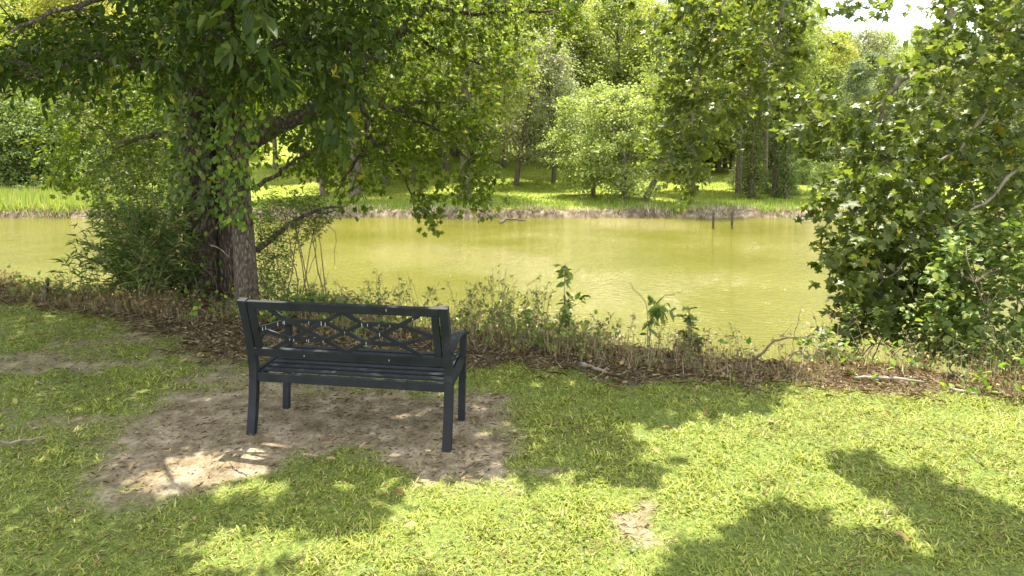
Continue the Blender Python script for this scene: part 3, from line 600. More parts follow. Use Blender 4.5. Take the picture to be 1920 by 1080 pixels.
# unseen bough above the frame, shaped to throw the shade at lower right
gxy = R.random((26000, 2))*[5.5, 3.5]+[.2, 1.9]; kk = np.zeros(len(gxy), bool); xx_, yy_ = gxy[:, 0], gxy[:, 1]
nxp = xx_+.17*(fbm(xx_*3.3, yy_*3.3, 0, 81)-.5)*2+.13*(vn(xx_*13, yy_*13, 0, 85)-.5)*2; nyp = yy_+.17*(fbm(xx_*3.3, yy_*3.3, 0, 83)-.5)*2+.13*(vn(xx_*13, yy_*13, 0, 86)-.5)*2
for q_ in SH[1:]: kk |= inpoly(nxp, nyp, q_)
kk &= fbm(xx_*8, yy_*8, 0, 87, 2) < .70
gxy = gxy[kk][:3600]; z_ = R.uniform(4.2, 5.6, len(gxy)); C = np.stack([gxy[:, 0]+SUN[0]*z_, gxy[:, 1]+SUN[1]*z_, z_], -1)
parts.append((C, R.normal(0, 1, C.shape)*[1, 1, .3], R.normal(0, .3, C.shape)+[0, 0, 1], R.uniform(.09, .14, len(C)))); connect(tb, C[::20], sk, .008, .9, maxd=3)
C = R.normal(0, 1, (110, 3))*[1.6, 1.2, 1.4]+[6.6, 8.4, 6.3]; C = C[C[:, 2] > 4.4]; connect(tb, C, sk, .012, .5, maxd=4); parts.append(spray(C, outward(C, (6.6, 8, 5), .6), 12, .5, .14, .5))
tb.build('branch', B_pale, syc)
crown_part('crown', parts, M_syc, syc, T_LOB, (.85, 1.15))

# ------------------------------------------------------------------ shrubs on the near bank
def shrub(name, label, cat, polys, mat, tmpl, wr, base, nl, ln, lz, droop, wood=B_twig, stems=14, up=.4, srad=.012, con=.5, group=None, wood_name='stem', leaf_name='foliage'):
    b0 = np.array([base[0], base[1], float(H(base[0], base[1]))]); th = thing(name, b0, label, cat, group)
    tb = Tubes(); C = np.concatenate([polypts(p_, n_, y0, y1) for p_, n_, y0, y1 in polys]); C = C[C[:, 2] > H(C[:, 0], C[:, 1])+.03]; C = C[keeps_sun(C)]
    sk = []
    for c_ in C[R.permutation(len(C))[:stems]]:
        s_ = b0+[*R.normal(0, .22, 2), -.05]; s_[2] = H(s_[0], s_[1])-.04; sk.append(limb(tb, [s_, (s_*.6+c_*.4)+[0, 0, .15], c_], srad, srad*.35, 6, 12, .01))
    connect(tb, C, sk, .005, con, maxd=1.4); tb.build(wood_name, wood, th)
    P_, D_2, N_, s_ = spray(C, outward(C, b0, .6, up), nl, ln, lz, droop)
    k = keeps_sun(P_); P_, D_2, N_, s_ = P_[k], D_2[k], N_[k], s_[k]
    leaves_obj(leaf_name, P_, D_2, N_, s_, R.uniform(*wr, len(P_)), tmpl, mat, th)
    return th
shrub('waterside_shrub', 'dense dark green shrub hanging over the water left of the thick trunk', 'shrub', [([(170, 280), (260, 230), (350, 260), (345, 420), (350, 520), (300, 540), (250, 470), (200, 400), (180, 370)], 620, 8.2, 10.4)], M_shr, T_ELL, (.4, .6), (-4.4, 8.6), 16, .30, .055, .4)
shrub('waterside_shrub', 'fine-leaved shrub with drooping dead twigs right of the grey trunk', 'shrub', [([(478, 400), (520, 370), (600, 380), (625, 410), (600, 450), (550, 470), (545, 540), (500, 560), (482, 500)], 330, 7.6, 8.6), ([(480, 520), (560, 540), (600, 570), (480, 590)], 40, 7.3, 8.0)], M_shr, T_ELL, (.4, .6), (-2.4, 7.7), 14, .22, .042, .5)
shrub('leafy_bush', 'low broad-leaved bush seen through the bench lattice', 'shrub', [([(480, 590), (520, 560), (600, 565), (700, 590), (780, 625), (800, 660), (700, 665), (600, 650), (500, 640)], 230, 6.1, 7.2)], M_shr, T_ELL, (.75, .95), (-1.9, 6.6), 9, .14, .07, .2, stems=10)
shrub('vine_covered_shrub', 'rounded light green vine-covered shrub at the right edge of the bank', 'shrub', [([(1760, 470), (1830, 430), (1960, 420), (1960, 720), (1880, 715), (1800, 680), (1750, 600)], 330, 5.3, 6.6)], M_shr, T_ELL, (.75, 1.0), (4.6, 5.7), 13, .24, .075, .4)
shrub('waterside_shrub', 'sparse dark shrub with water glinting through it, under the sycamore leaves', 'shrub', [([(1590, 600), (1700, 580), (1790, 620), (1800, 690), (1700, 680), (1640, 650), (1590, 640)], 90, 5.6, 6.6)], M_shr, T_ELL, (.6, .8), (3.3, 6.0), 10, .2, .06, .4)
shrub('leafy_bush', 'small shadowed bush at the bank top near the right shore', 'shrub', [([(1490, 650), (1560, 630), (1590, 660), (1570, 690), (1500, 690)], 26, 5.3, 5.8)], M_shr, T_ELL, (.6, .8), (2.4, 5.5), 9, .16, .055, .3, stems=6)
# canes
def cane(base, top, n_l, label, group=None, lz=.13, r=.005):
    b0 = np.array([base[0], base[1], float(H(*base))-.02]); th = thing('river_cane', b0, label, 'cane', group); tb = Tubes()
    s_ = limb(tb, [b0, b0*.5+np.array(top)*.5+[R.normal(0, .05), 0, .08], top], r, .0015, 5, 14, .006); sk=[s_]
    Ps, Ds = [], []
    for k in range(n_l):
        i_ = R.integers(len(s_)//4, len(s_)); d_ = norm(R.normal(0, 1, 3)*[1, 1, .3]+[0, 0, .5]); e = s_[i_]+d_*R.uniform(.05, .22); tb.add([s_[i_], e], [.002, .001], 4, cap=False)
        for _ in range(4): Ps.append(e+R.normal(0, .01, 3)); Ds.append(d_+R.normal(0, .5, 3)+[0, 0, -.1])
    tb.build('stem', B_green, th); Ps = np.array(Ps); leaves_obj('foliage', Ps, np.array(Ds), R.normal(0, .4, Ps.shape)+[0, 0, 1], lz*R.uniform(.5, 1.1, len(Ps)), .13, T_LAN, M_cane, th)
for k in range(46):
    u = R.uniform(235, 350); v0 = R.uniform(575, 590); b_ = onz(u, 560)[:2]+[R.normal(0, .2), R.normal(.2, .25)]
    tp = at(np.clip(u+R.normal(-45, 45), 150, 350), R.uniform(385, 500)+max(0, 230-u)*.5, b_[1]+R.normal(0, .2)); cane(b_, tp, R.integers(26, 44), 'slender cane in the thicket left of the tree trunks', 'canes in the thicket left of the trunks')
cane(onz(125, 572)[:2], at(128, 490, 7.4), 9, 'short lone cane over the water, nearest the leaning stake')
cane(onz(150, 570)[:2], at(160, 520, 7.3), 7, 'smallest lone cane, between the stake and the cane thicket')
cane(onz(195, 575)[:2], at(180, 455, 7.4), 12, 'lone cane arching left out of the thicket edge')
# vines on trunks
def vine(name, label, path_fn, n, mat, lz, rr, tmpl=T_ELL, wr=(.6, .85)):
    t_ = R.random(n); c_, r_ = path_fn(t_); a = R.normal(-math.pi/2, 1.1, n); d_ = np.stack([np.cos(a), np.sin(a), np.zeros(n)], -1)
    P_ = c_+d_*(r_+rr*R.random(n)**1.5)[:, None]; th = thing(name, path_fn(np.array([0.]))[0][0], label, 'vine'); tb = Tubes()
    for k in range(5):
        tt_ = np.linspace(0, 1, 34); cc, r2 = path_fn(tt_); aa = -math.pi/2+R.normal(0, .7)+.7*np.sin(tt_*7+k*2); tb.add(cc+np.stack([np.cos(aa), np.sin(aa), 0*aa], -1)*(r2+.012)[:, None], .006, 5)
    tb.build('stem', B_twig, th)
    D = d_*.5+R.normal(0, .5, P_.shape)+[0, 0, -.6]; leaves_obj('foliage', P_, D, d_+R.normal(0, .4, P_.shape), lz*R.uniform(.6, 1.2, n), R.uniform(*wr, n), tmpl, mat, th)
def pf(s_, z0, z1, r0): return lambda t_: (np.stack([np.interp(z0+(z1-z0)*t_, s_[:, 2], s_[:, k]) if k < 2 else z0+(z1-z0)*t_ for k in range(3)], -1), np.full(len(t_), r0))
vine('climbing_vine', 'bright yellow-green vine climbing the slim grey trunk', pf(s0, .9, 2.7, .11), 560, M_vine, .075, .16)
vine('climbing_vine', 'dark green creeper covering the upper part of the thick furrowed trunk', pf(s1, .9, 2.9, .25), 900, M_shr, .085, .22)
vine('climbing_vine', 'sparse creeper low on the thick furrowed trunk', pf(s1, -.4, 1.2, .32), 160, M_vine, .055, .12)

# saplings on the bank
def stem_plant(name, label, base_uv, pts_uv, Y, nleaf, lz, mat, tmpl, wr, sides=5, r=.007, cat='sapling', droop=.3, from_=.35, out_r=.16):
    b0 = at(*base_uv, Y); b0[2] = float(H(b0[0], b0[1]))-.03; th = thing(name, b0, label, cat); tb = Tubes()
    pts = [b0]+[at(u, v_, Y+dy) for u, v_, dy in pts_uv]; s_ = limb(tb, pts, r, .002, 6, 22, .004); sk = [s_]
    for k in range(sides):
        i_ = int(len(s_)*R.uniform(from_, .9)); d_ = norm(R.normal(0, 1, 3)*[1, 1, .1]+[0, 0, .8]); sk.append(limb(tb, [s_[i_], s_[i_]+d_*out_r*.6, s_[i_]+d_*out_r*R.uniform(.8, 1.6)+[0, 0, -.01]], .003, .001, 4, 6, .002))
    tb.build('stem', B_twig, th); S_ = np.concatenate([s_[int(len(s_)*from_):]]+sk[1:]*2); P_ = S_[R.integers(0, len(S_), nleaf)]
    D = R.normal(0, 1, P_.shape)*[1, 1, .5]+[0, 0, -droop]; leaves_obj('foliage', P_, D, R.normal(0, .5, P_.shape)+[0, 0, 1], lz*R.uniform(.6, 1.2, nleaf), R.uniform(*wr, nleaf), tmpl, mat, th)
stem_plant('sapling', 'tallest slender sapling on the bank, right of the bench, green top and yellowing lower leaves', (1063, 670), [(1062, 620, 0), (1058, 560, .05), (1060, 495, .05)], 5.75, 100, .085, M_shr, T_ELL, (.4, .5), 9, from_=.38)
stem_plant('sapling', 'sapling with drooping compound leaves on a bare stem, mid bank', (1217, 715), [(1215, 660, 0), (1218, 600, 0), (1250, 568, 0)], 5.3, 90, .085, M_shr, T_ELL, (.32, .42), 4, from_=.55, droop=.8)
stem_plant('sapling', 'compact bright green lobed-leaf sapling against the water', (1300, 705), [(1298, 660, .1), (1295, 615, .1), (1292, 580, .1)], 5.6, 130, .07, M_shr, T_LOB, (.7, .9), 8, from_=.3, droop=.4, out_r=.1)
stem_plant('dry_stalk', 'thin dry stalk with a few curled leaves, just right of the armrest', (962, 680), [(958, 640, 0), (962, 590, 0), (964, 535, 0)], 5.9, 10, .05, M_dry, T_ELL, (.4, .5), 1, .004, 'stalk')
stem_plant('dry_stalk', 'bare whip arching left above the drooping sapling', (1217, 700), [(1218, 620, 0), (1210, 570, 0), (1180, 530, 0)], 5.35, 3, .03, M_dry, T_ELL, (.4, .5), 0, .004, 'stalk', from_=.8)
stem_plant('dry_stalk', 'bare whip arching right to a dark tip above the drooping sapling', (1219, 700), [(1220, 610, 0), (1240, 560, 0), (1275, 549, 0)], 5.35, 4, .03, M_dry, T_ELL, (.4, .5), 0, .004, 'stalk', from_=.9)
stem_plant('dry_stalk', 'leaning bare whip behind the bench armrest', (865, 660), [(862, 600, 0), (850, 560, 0), (838, 525, 0)], 6.1, 3, .03, M_dry, T_ELL, (.4, .5), 0, .003, 'stalk', from_=.8)
stem_plant('dry_stalk', 'tall thin bare whip near the right shore', (1484, 728), [(1485, 680, 0), (1490, 630, 0), (1502, 580, 0)], 5.05, 3, .03, M_dry, T_ELL, (.4, .5), 0, .003, 'stalk', from_=.8)
stem_plant('weed_plant', 'seedy brown weed spray rising just behind the right armrest', (885, 665), [(880, 630, 0), (876, 600, 0), (880, 570, 0)], 6.0, 70, .022, M_dry, T_ELL, (.4, .6), 8, .004, 'weed', from_=.3)
# sticks
def stick(name, label, a, b_, r, mat=B_dead, cat='stick', kink=.02):
    a, b_ = np.array(a), np.array(b_); th = Tubes(); s_ = spline([a, (a+b_)/2+R.normal(0, kink, 3), b_], 14, .003); th.add(s_, np.linspace(r, r*.6, len(s_)), 8, rough=.2)
    o_ = th.build(name, mat); tag(o_, label, cat); return o_
g_ = lambda u, v_, z=.03: (lambda q_: q_+[0, 0, float(H(q_[0], q_[1]))+z])(onz(u, v_))
stick('fallen_stick', 'grey broken stick lying at the grass edge below the tallest sapling', g_(1088, 690), g_(1137, 706), .016)
stick('fallen_stick', 'pale stick leaning up over the bank toward the water', g_(1345, 700), at(1434, 660, 5.9), .013)
stick('fallen_stick', 'long pale stick lying along the right bank edge', g_(1600, 715), g_(1735, 724), .015)
stick('fallen_stick', 'short pale stick beside the weeds at far right bank edge', g_(1780, 733), g_(1880, 741), .012)
stick('fallen_stick', 'thin pale twig on the shaded grass at left edge', g_(-5, 842, .04), g_(85, 828, .04), .008)
stick('fallen_stick', 'small twig on the sunlit bare earth behind the bench', g_(433, 873, .012), g_(470, 893, .012), .004, B_twig)
stick('fallen_stick', 'short curled twig on bare earth right of the rear bench foot', g_(863, 893, .012), g_(876, 880, .012), .006, B_twig, 'stick', .004)
stick('fallen_stick', 'curved grey root-like stick in the left grass', g_(190, 700, .02), g_(175, 710, .02)+np.array([-.35, -.1, 0]), .012, B_dead, 'stick', .05)
stick('leaning_stake', 'short weathered stake leaning at the left bank edge', g_(76, 568, -.06), at(88, 524, 7.35), .028, B_mid, 'stake')
tb = Tubes(); s_ = limb(tb, [at(482, 470, 7.9), at(520, 440, 7.85), at(560, 410, 7.8), at(598, 393, 7.7), at(640, 388, 7.6)], .038, .012, 8, 20, .008)
limb(tb, [s_[13], at(610, 399, 7.6), at(634, 397, 7.5)], .016, .006, 6, 8); limb(tb, [s_[8], at(585, 440, 7.7), at(590, 480, 7.6), at(568, 520, 7.5)], .006, .003, 5, 12); limb(tb, [s_[11], at(625, 430, 7.7), at(628, 500, 7.6)], .005, .002, 5, 12)
tag(tb.build('dead_limb', B_mid), 'drooping dead limb forking out over the water right of the trunks', 'branch')
stick('dead_branch', 'pale bleached twig hanging across the thick trunk', at(395, 460, 7.3), at(432, 484, 7.2), .008)
for (u, lb, tlt) in ((1337, 'left of the two thin dark posts standing in the far water', 0), (1372, 'right of the two thin dark posts standing in the far water', .01)):
    bpos = onz(u, 428, WATER); tb = Tubes(); tb.add(spline([bpos-[0, 0, .5], bpos, bpos+[tlt, 0, .30], bpos+[tlt*2, 0, .62]], 12), .036, 10, rough=.08); tag(tb.build('mooring_post', B_dark), lb, 'post')
stick('floating_snag', 'small dark snag poking out of the far water', onz(938, 419, WATER), onz(952, 415, WATER)+[0, 0, .12], .06, B_dark, 'snag', .05)
stick('driftwood_log', 'thin driftwood log on the far bank, right of the snag', onz(950, 411, WATER+.1), onz(985, 413, WATER+.03), .04, B_mid, 'log', .03)
stick('driftwood_log', 'pale driftwood log on the far bank beyond the two posts', onz(1490, 413, WATER+.06), onz(1538, 408, WATER+.2), .06, B_dead, 'log', .03)

# dry weeds along the near bank (nobody could count them)
def blades(name, n, dens, hmin, hmax, wmin, wmax, mat, box, lean=.35, vr=None, lift=0):
    P = grass_points(n, *box, dens); n = len(P); az = R.random(n)*2*math.pi; D = np.stack([np.cos(az)*lean, np.sin(az)*lean, np.ones(n)], -1)*1.0+R.normal(0, .12, (n, 3))
    P3 = np.stack([P[:, 0], P[:, 1], H(P[:, 0], P[:, 1])-.01+lift], -1); h_ = R.uniform(hmin, hmax, n)*np.where(P[:, 1] < 12, (.55+.45*sm(-3.2, -1.5, P[:, 0]))*(.5+1.0*fbm(P[:, 0]*1.9, P[:, 1]*1.9, 0, 151)), 1)
    k = keeps_sun(P3+D*h_[:, None]) ; 
    return leaves_obj(name, P3, D, np.stack([np.cos(az), np.sin(az), -lean*np.ones(n)], -1), h_, R.uniform(wmin, wmax, n)/h_, T_BLA, mat, v=(R.random(n) if vr is None else np.clip(R.normal(*vr, n), 0, 1)))
bandd = lambda lo, hi: (lambda x, y: (sm(lo-.25, lo+.1, y-edge_y(x))*(y-edge_y(x) < hi))*(.10+1.35*sm(.42, .6, fbm(x*1.9, y*1.9, 0, 101)))*(np.abs(x) < .8*y+.5))
tag(blades('dry_weeds', 95000, bandd(-.42, .9), .05, .34, .002, .005, M_straw, (-7.6, 6.2, 4.2, 9.6)), 'tangled dry straw-coloured weeds along the top of the near bank', 'weeds', kind='stuff')
def weedleaves(name, n, dens, zmax, sz, mat, label, box=(-7.6, 6.2, 4.2, 9.6), vr=None, tm=T_ELL, wr=(.4, .7)):
    P = grass_points(n, *box, dens); n = len(P); zz = zmax*R.random(n)**1.6*(.4+1.2*fbm(P[:, 0]*3, P[:, 1]*3, 0, 111)); P3 = np.stack([P[:, 0], P[:, 1], H(P[:, 0], P[:, 1])+zz], -1)
    tag(leaves_obj(name, P3, R.normal(0, 1, (n, 3)), R.normal(0, .6, (n, 3))+[0, 0, 1], R.uniform(*sz, n), R.uniform(*wr, n), tm, mat, v=vr and np.clip(R.normal(*vr, n), 0, 1)), label, 'weeds', kind='stuff')
weedleaves('fallen_weed_leaves', 60000, bandd(-.42, .9), .22, (.015, .04), M_dry, 'brown and yellow curled leaves on the near bank weeds')
weedleaves('creeper_leaves', 26000, lambda x, y: bandd(-.35, .8)(x, y)*sm(.40, .55, fbm(x*1.4+9, y*1.4, 0, 121)), .25, (.035, .075), M_vine, 'low green creeper leaves scattered through the bank weeds', wr=(.7, .95))
def stalks(n):
    tb = Tubes(); LP, LD = [], []
    P = grass_points(n*5, -7.4, 6, 4.3, 9, bandd(-.3, .8))[:n]
    for x, y in P:
        if x > .9 and R.random() < .5: continue
        z = float(H(x, y)); h_ = (R.uniform(.08, .30)+.55*max(0, float(fbm(x*1.9, y*1.9, 0, 141))-.45)*2)*(.6+.4*float(sm(-3.2, -1.5, x))); d_ = R.normal(0, .13, 2); a = np.array([x, y, z-.01]); e = a+[d_[0], d_[1], h_]; m_ = (a+e)/2+[*R.normal(0, .04, 2), 0]
        tb.add(spline([a, m_, e], 6), [.0026]*3+[.0016]*3, 4, cap=False)
        for k in range(5):
            s_ = a+(e-a)*R.uniform(.3, .97); f_ = s_+R.normal(0, 1, 3)*[.05, .05, .02]+[0, 0, .04]; tb.add([s_, f_], [.0014, .0008], 3, cap=False)
            for q_ in range(4): LP.append(s_+(f_-s_)*R.uniform(.3, 1)); LD.append(R.normal(0, 1, 3)*[1, 1, .7]+[0, 0, -.2])
    return tb, np.array(LP), np.array(LD)
tb, LP, LD = stalks(1500)
tag(tb.build('dry_stalks', B_stalk), 'bare brown weed stems standing along the near bank', 'weeds', kind='stuff')
gsel = fbm(LP[:, 0]*1.6, LP[:, 1]*1.6, 0, 143)+R.normal(0, .06, len(LP)) > .55
for sel, mt_, nm_2, lb_ in ((~gsel, M_dry, 'dry_weed_leaves', 'small curled brown leaves clinging to the weed stems on the near bank'), (gsel, M_shr, 'green_weed_leaves', 'small green leaves on the weed stems of the near bank')):
    q_ = LP[sel]; tag(leaves_obj(nm_2, q_, LD[sel], R.normal(0, .6, q_.shape)+[0, 0, 1], R.uniform(.012, .042, len(q_)), R.uniform(.35, .6, len(q_)), T_ELL, mt_), lb_, 'weeds', kind='stuff')

# ------------------------------------------------------------------ far bank growth
fb = lambda lo, hi: (lambda x, y: ((y-far_y(x)) > lo)*((y-far_y(x)) < hi)*(.25+1.1*sm(.4, .65, fbm(x*1.1, y*1.1, 0, 131)))*(np.abs(x) < .8*y+1))
tag(blades('bank_straw', 46000, lambda x, y: fb(-.1, 1.1)(x, y)*sm(.36, .58, fbm(x*1.7, y*2, 0, 137)), .05, .30, .012, .03, M_fstraw, (-22, 21, 24.5, 27.5), .5), 'pale dead grass fringing the far waterline', 'dry grass', kind='stuff')
tag(blades('bank_grass', 44000, lambda x, y: fb(-.1, 2.8)(x, y)*sm(.0, .5, y-far_y(x)-1.5*(fbm(x*1.2, 1.0, 0, 139)-.35)), .08, .30, .012, .03, M_bankg, (-22, 21, 25, 29), .4, (.4, .2)), 'green grass along the top of the far bank', 'grass', kind='stuff')
tag(blades('tall_bank_grass', 26000, lambda x, y: (x < -13.6+.6*np.sin(y*2))*((y-far_y(x)) > .3)*((y-far_y(x)) < 5)*.9, .25, .8, .012, .03, M_bankg, (-24, -13, 25, 32), .5, (.55, .25)), 'tall bright grass on the far bank at the left', 'grass', kind='stuff')
tag(blades('far_lawn_grass', 60000, lambda x, y: (.35+.8*fbm(x*.8, y*.8, 0, 133))*(np.abs(x) < .8*y+1),   .05, .14, .015, .035, M_mown, (-26, 26, 26.3, 42), .7, (.5, .2)), 'mown lawn grass on the far side of the pond', 'grass', kind='stuff')

# ------------------------------------------------------------------ far trees: a few kinds, each copied as whole trees
PROTO = {}
def proto(key, Ht, crown_lo, rx, n_cl, per, lz, mat, bark, trunk_r, seed, shape='round', lean=0, cls=.55, fork=False, vine_=False):
    rg = np.random.default_rng(seed); tb = Tubes()
    s_ = spline([(0, 0, -.4), (0, 0, Ht*.2), (lean*.3, 0, Ht*.4), (lean*.6+rg.normal(0, .15), rg.normal(0, .15), Ht*.65), (lean+rg.normal(0, .2), rg.normal(0, .2), Ht*.95)], 24)
    rr = trunk_r*(1-.85*np.linspace(0, 1, len(s_))**1.2)+trunk_r*.6*np.exp(-np.linspace(0, 1, len(s_))*22); tb.add(s_, rr, 12, rough=.12)
    lo = crown_lo*Ht; t_ = rg.random(n_cl)
    if shape == 'round': prof = np.sqrt(np.clip(1-(2*t_-.95)**2, .02, 1))
    elif shape == 'tall': prof = (.55+.45*np.sin(t_*math.pi))*np.sqrt(np.clip(1.02-t_**3, 0, 1))
    elif shape == 'cone': prof = (1-t_)**.75+.06
    else: prof = np.sqrt(np.clip(1-t_**2, .05, 1))
    z = lo+(Ht-lo)*t_; a = rg.random(n_cl)*2*math.pi; bumps = .4+1.2*fbm(np.cos(a)*1.7+seed, np.sin(a)*1.7, z*.55, seed, 3)
    rad_ = rx*prof*bumps*rg.uniform(.35, 1, n_cl)**.5; cx = np.interp(z, s_[:, 2], s_[:, 0]); cy = np.interp(z, s_[:, 2], s_[:, 1])
    C = np.stack([cx+np.cos(a)*rad_, cy+np.sin(a)*rad_, z+rg.normal(0, .2, n_cl)], -1)
    for c_ in C[rg.permutation(n_cl)[:46]]:
        zz = max(lo*.8, c_[2]-rg.uniform(.3, 1.0)*np.hypot(c_[0], c_[1])); b0 = np.array([np.interp(zz, s_[:, 2], s_[:, k]) for k in (0, 1)]+[zz]); q_ = spline([b0, (b0+c_)/2+[0, 0, .15], c_], 8, .02, rg)
        tb.add(q_, np.linspace(.28*trunk_r*(1-.5*zz/Ht), .012, len(q_)), 5, cap=False)
    nl = per; Cc = np.repeat(C, nl, 0); off = rg.normal(0, 1, Cc.shape)*[cls, cls, cls*.42]; off[:, 2] -= .25*np.hypot(off[:, 0], off[:, 1]); P_ = Cc+off*rg.uniform(.4, 1, (len(Cc), 1))
    D = norm(off)+rg.normal(0, .5, P_.shape)+[0, 0, -.3]; Nn = rg.normal(0, .55, P_.shape)+[0, 0, 1]; sz = lz*rg.uniform(.6, 1.2, len(P_))
    v_ = np.clip(rg.beta(2, 2, len(P_))*.7+.3*np.repeat(rg.random(n_cl), nl), 0, 1)
    root = bpy.data.objects.new('tree', None); tr = tb.build('trunk', bark); crn = leaves_obj('crown', P_, D, Nn, sz, rg.uniform(.5, .8, len(P_)), T_FAR, mat, v=v_)
    COL.objects.unlink(tr); COL.objects.unlink(crn); bpy.data.objects.remove(root)
    PROTO[key] = (tr.data, crn.data, Ht); bpy.data.objects.remove(tr); bpy.data.objects.remove(crn)
proto('ta', 10, .30, 2.7, 190, 75, .17, MF[0], B_far, .16, 1, 'tall', cls=.46)
proto('tb', 12, .36, 2.6, 190, 75, .17, MF[0], B_far, .14, 2, 'tall', lean=.5)
proto('tc', 11, .22, 2.8, 200, 75, .18, MF[5], B_far, .20, 3, 'tall')
proto('maple', 5.4, .10, 2.25, 140, 95, .15, MF[1], B_far, .13, 4, 'round', cls=.34)
proto('silver', 7.5, .20, 2.0, 150, 80, .13, MF[2], B_far, .13, 5, 'tall', lean=.5, cls=.42)
proto('pine', 11, .20, 2.6, 300, 60, .15, MF[3], B_far, .18, 6, 'cone', cls=.34)
proto('low', 8, .10, 2.4, 220, 80, .15, MF[0], B_far, .13, 11, 'tall', cls=.42)
proto('bush', 3.6, .02, 2.0, 110, 90, .14, MF[4], B_far, .07, 7, 'dome', cls=.42)
proto('slim', 9, .40, 1.5, 110, 75, .15, MF[0], B_far, .13, 8, 'tall', cls=.45)
proto('ivy', 8, .0, .50, 170, 60, .12, MF[4], B_far, .14, 9, 'tall', cls=.26)
proto('ftrunk', 10, .28, 3.0, 240, 75, .16, MF[0], B_far, .24, 10, 'tall', cls=.5)
def place(key, u, Y, hs, label, cat='tree', group=None, name='tree', rot=None, tilt=(0, 0), ws=1.0, bark=None):
    X = (u-960)/F*Y*1.005; tr, cr_, Ht = PROTO[key]; s_ = hs/Ht
    e = bpy.data.objects.new(name, None); COL.objects.link(e); e.location = (X, Y, float(H(X, Y))); e.rotation_euler = (tilt[1], tilt[0], R.random()*6.28 if rot is None else rot)
    e.scale = (s_*ws, s_*ws, s_); tag(e, label, cat, group)
    for nm, d in (('trunk', tr), ('crown', cr_)):
        c_ = bpy.data.objects.new(nm, d); COL.objects.link(c_); c_.parent = e
    return e
# front row across the pond
place('ftrunk', 668, 31.0, 11, 'stout pale trunk on the far lawn, seen just right of the near dead limb', name='lawn_tree')
place('tb', 607, 31.5, 10, 'leaning grey trunk on the far lawn, left of the stout pale one', name='lawn_tree', rot=0, tilt=(-.10, 0))
place('ftrunk', 872, 31.0, 11, 'stout brown trunk on the far lawn half veiled by hanging oak leaves', name='lawn_tree')
place('slim', 776, 37, 9, 'thin dark trunk between the two stout far-lawn trunks', name='lawn_tree')
place('slim', 832, 41, 10, 'slender pair trunk on the shaded slope, left one', name='lawn_tree')
place('slim', 840, 40.6, 10, 'slender pair trunk on the shaded slope, right one', name='lawn_tree', rot=2)
place('silver', 968, 36.5, 8.2, 'silvery grey-green tree whose trunk bends right above the slope', name='silver_tree', rot=0, tilt=(.12, 0))
place('tb', 985, 44, 11, 'dark bent trunk on the slope behind the silvery tree', name='lawn_tree', rot=0, tilt=(.1, 0))
place('silver', 1038, 38, 7.5, 'grey-green tree left of the light maple, short trunk showing', name='silver_tree')
place('maple', 1170, 28.9, 4.75, 'light green maple on the far bank with branches sweeping low', name='maple_tree', ws=1.12)
place('maple', 1112, 31.5, 5.0, 'yellow-green maple just behind the light maple, dark twin stem', name='maple_tree', rot=1.2, ws=1.0)
place('slim', 1208, 28.7, 7.6, 'leaning pale trunk right of the light maple', name='leaning_tree', rot=0, tilt=(.44, 0), ws=1.3)
place('ftrunk', 722, 36.5, 10, 'brown trunk added to shade the slope, midway between the two stout far-lawn trunks', name='lawn_tree', rot=1)  # put in so that its high crown shades the far lawn
place('ta', 1297, 34, 10, 'dark straight trunk on the sunny lawn left of the ivy thicket', name='lawn_tree')
place('tb', 1383, 33, 11, 'tall black trunk beside the ivy-wrapped stump', name='lawn_tree', rot=.5)
place('ivy', 1408, 30.2, 7.0, 'slim trunk wrapped in ivy bulging at the base', name='ivy_tree')
place('ivy', 1472, 31.0, 8.5, 'tall ivy-wrapped trunk at the right of the trunk group', name='ivy_tree', rot=1.4, ws=.8)
place('slim', 1452, 31.5, 10, 'bare grey trunk just left of the tall ivy-wrapped one', name='lawn_tree')
place('slim', 1432, 36, 10, 'dark trunk deep in shade behind the ivy-wrapped pair', name='lawn_tree')
place('ta', 1345, 46, 10, 'distant trunk in the gap, left of three', name='lawn_tree')
place('slim', 1357, 47, 10, 'distant thin trunk in the gap, middle of three', name='lawn_tree')
place('ta', 1370, 45, 10, 'distant trunk in the gap, right of three', name='lawn_tree', rot=2.2)
place('bush', 1400, 35, 1.7, 'pale wispy bush behind the tall black trunk', 'shrub', name='lawn_bush')
place('bush', 1462, 33, 1.5, 'low bush filling the foot of the ivy-wrapped trunks', 'shrub', name='lawn_bush')
place('bush', 60, 33.5, 4.6, 'dark rounded tree mass above the tall bank grass at far left', name='bank_tree')
place('bush', -30, 34, 5.5, 'dark tree mass at the very left edge above the tall grass', name='bank_tree', rot=2)
place('bush', 140, 36, 4.6, 'dark tree mass right of the leftmost ones, behind bank grass', name='bank_tree', rot=4)
place('silver', 165, 31.5, 2.2, 'pale twiggy shrub at the foot of the dark left tree masses', 'shrub', name='bank_shrub', ws=1.5)
place('tc', 15, 38, 11, 'yellow-green sunlit tree filling the top left corner', name='yellow_tree')
place('tc', 150, 40, 12, 'yellow-green sunlit tree behind the hanging hickory leaves', name='yellow_tree', rot=2)
place('pine', 1600, 38, 6.7, 'left of the grey-green pointed treetops against the sky', name='pine_tree')
place('pine', 1650, 39, 6.9, 'middle of the grey-green pointed treetops against the sky', name='pine_tree', rot=2)
place('pine', 1700, 40, 6.5, 'right of the grey-green pointed treetops against the sky', name='pine_tree', rot=4)
place('pine', 1628, 43, 7.5, 'pointed treetop rising behind the first two pines', name='pine_tree', rot=5)
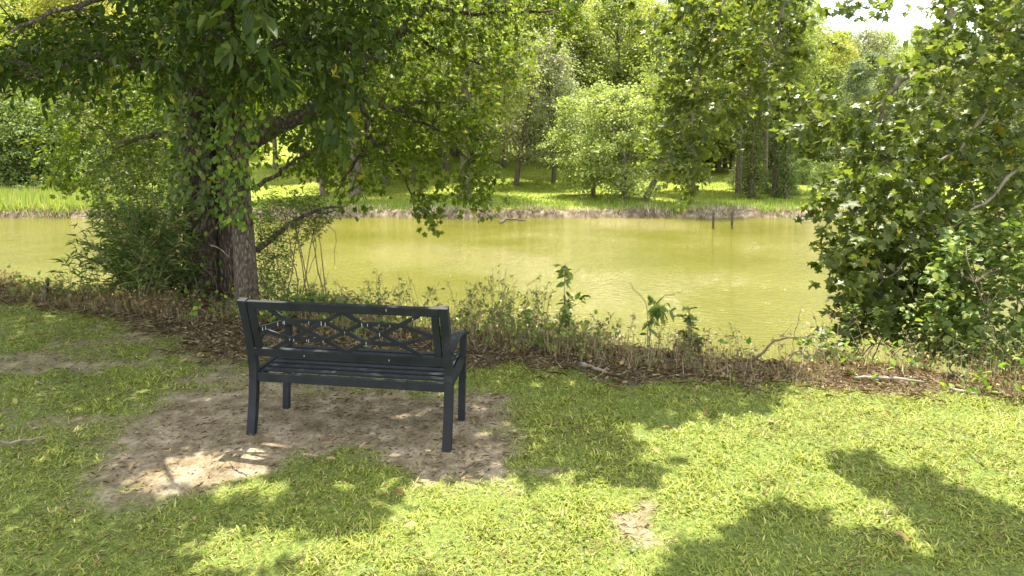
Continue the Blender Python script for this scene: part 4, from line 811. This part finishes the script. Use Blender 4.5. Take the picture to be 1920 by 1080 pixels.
# woods behind
def wood(n, y0, y1, keys, h0, h1, u0, u1, label, group, name='wood_tree', cat='tree'):
    us = np.linspace(u0, u1, n)+R.normal(0, (u1-u0)/n*.3, n)
    for k, u in enumerate(us):
        hh = R.uniform(h0, h1)
        Y_ = R.uniform(y0, y1)
        g_z = float(H((u-960)/F*Y_, Y_)); hh = min(hh, CAM_H-g_z+Y_*(.148 if 1470 < u < 1800 else .185 if 1200 < u < 1300 else .3))
        place(keys[R.integers(len(keys))], u, Y_, hh, label, cat, group, name)
wood(9, 42, 47, ['low', 'silver', 'low'], 5.5, 9, 880, 1330, 'middling leafy tree standing between the far lawn and the tall woods', 'middling trees before the woods')
wood(17, 41, 47, ['ta', 'tc', 'tb', 'low', 'ta'], 10, 13.5, -60, 1240, 'leafy tree in the first rank of the woods behind the slope', 'trees in the first rank of the woods')
wood(8, 41, 47, ['low', 'tc', 'silver'], 7, 11, 1260, 1600, 'leafy tree in the woods behind the trunk group', 'trees of the woods behind the trunk group')
wood(6, 40, 48, ['ta', 'tc', 'bush'], 7, 9, 1720, 2050, 'leafy tree in the woods glimpsed through the sycamore', 'trees glimpsed through the sycamore')
wood(30, 52, 66, ['ta', 'tc', 'tb', 'tc'], 13, 17, -120, 2040, 'tall tree deep in the woods behind', 'trees deep in the woods')
wood(24, 50, 60, ['bush'], 4, 6.5, -100, 2040, 'dark understory tree filling the shade of the woods', 'understory trees', 'understory_tree')
wood(30, 70, 90, ['ta', 'tc', 'bush'], 12, 17, -200, 2100, 'farthest tree closing the woods', 'farthest trees of the woods')
wood(9, 36, 52, ['ta', 'tc', 'low'], 9, 13, -1100, -150, 'leafy tree of the woods beyond the left edge', 'trees beyond the left edge')
wood(7, 38, 52, ['ta', 'tc', 'low'], 9, 13, 2150, 3000, 'leafy tree of the woods beyond the right edge', 'trees beyond the right edge')
wood(9, 36, 40, ['bush'], 1.2, 2.6, 1480, 2000, 'low bush along the edge of the right-hand woods', 'bushes at the edge of the right-hand woods', 'lawn_bush', 'shrub')
for o_ in bpy.data.objects:
    if '_base' in o_.keys(): del o_['_base']
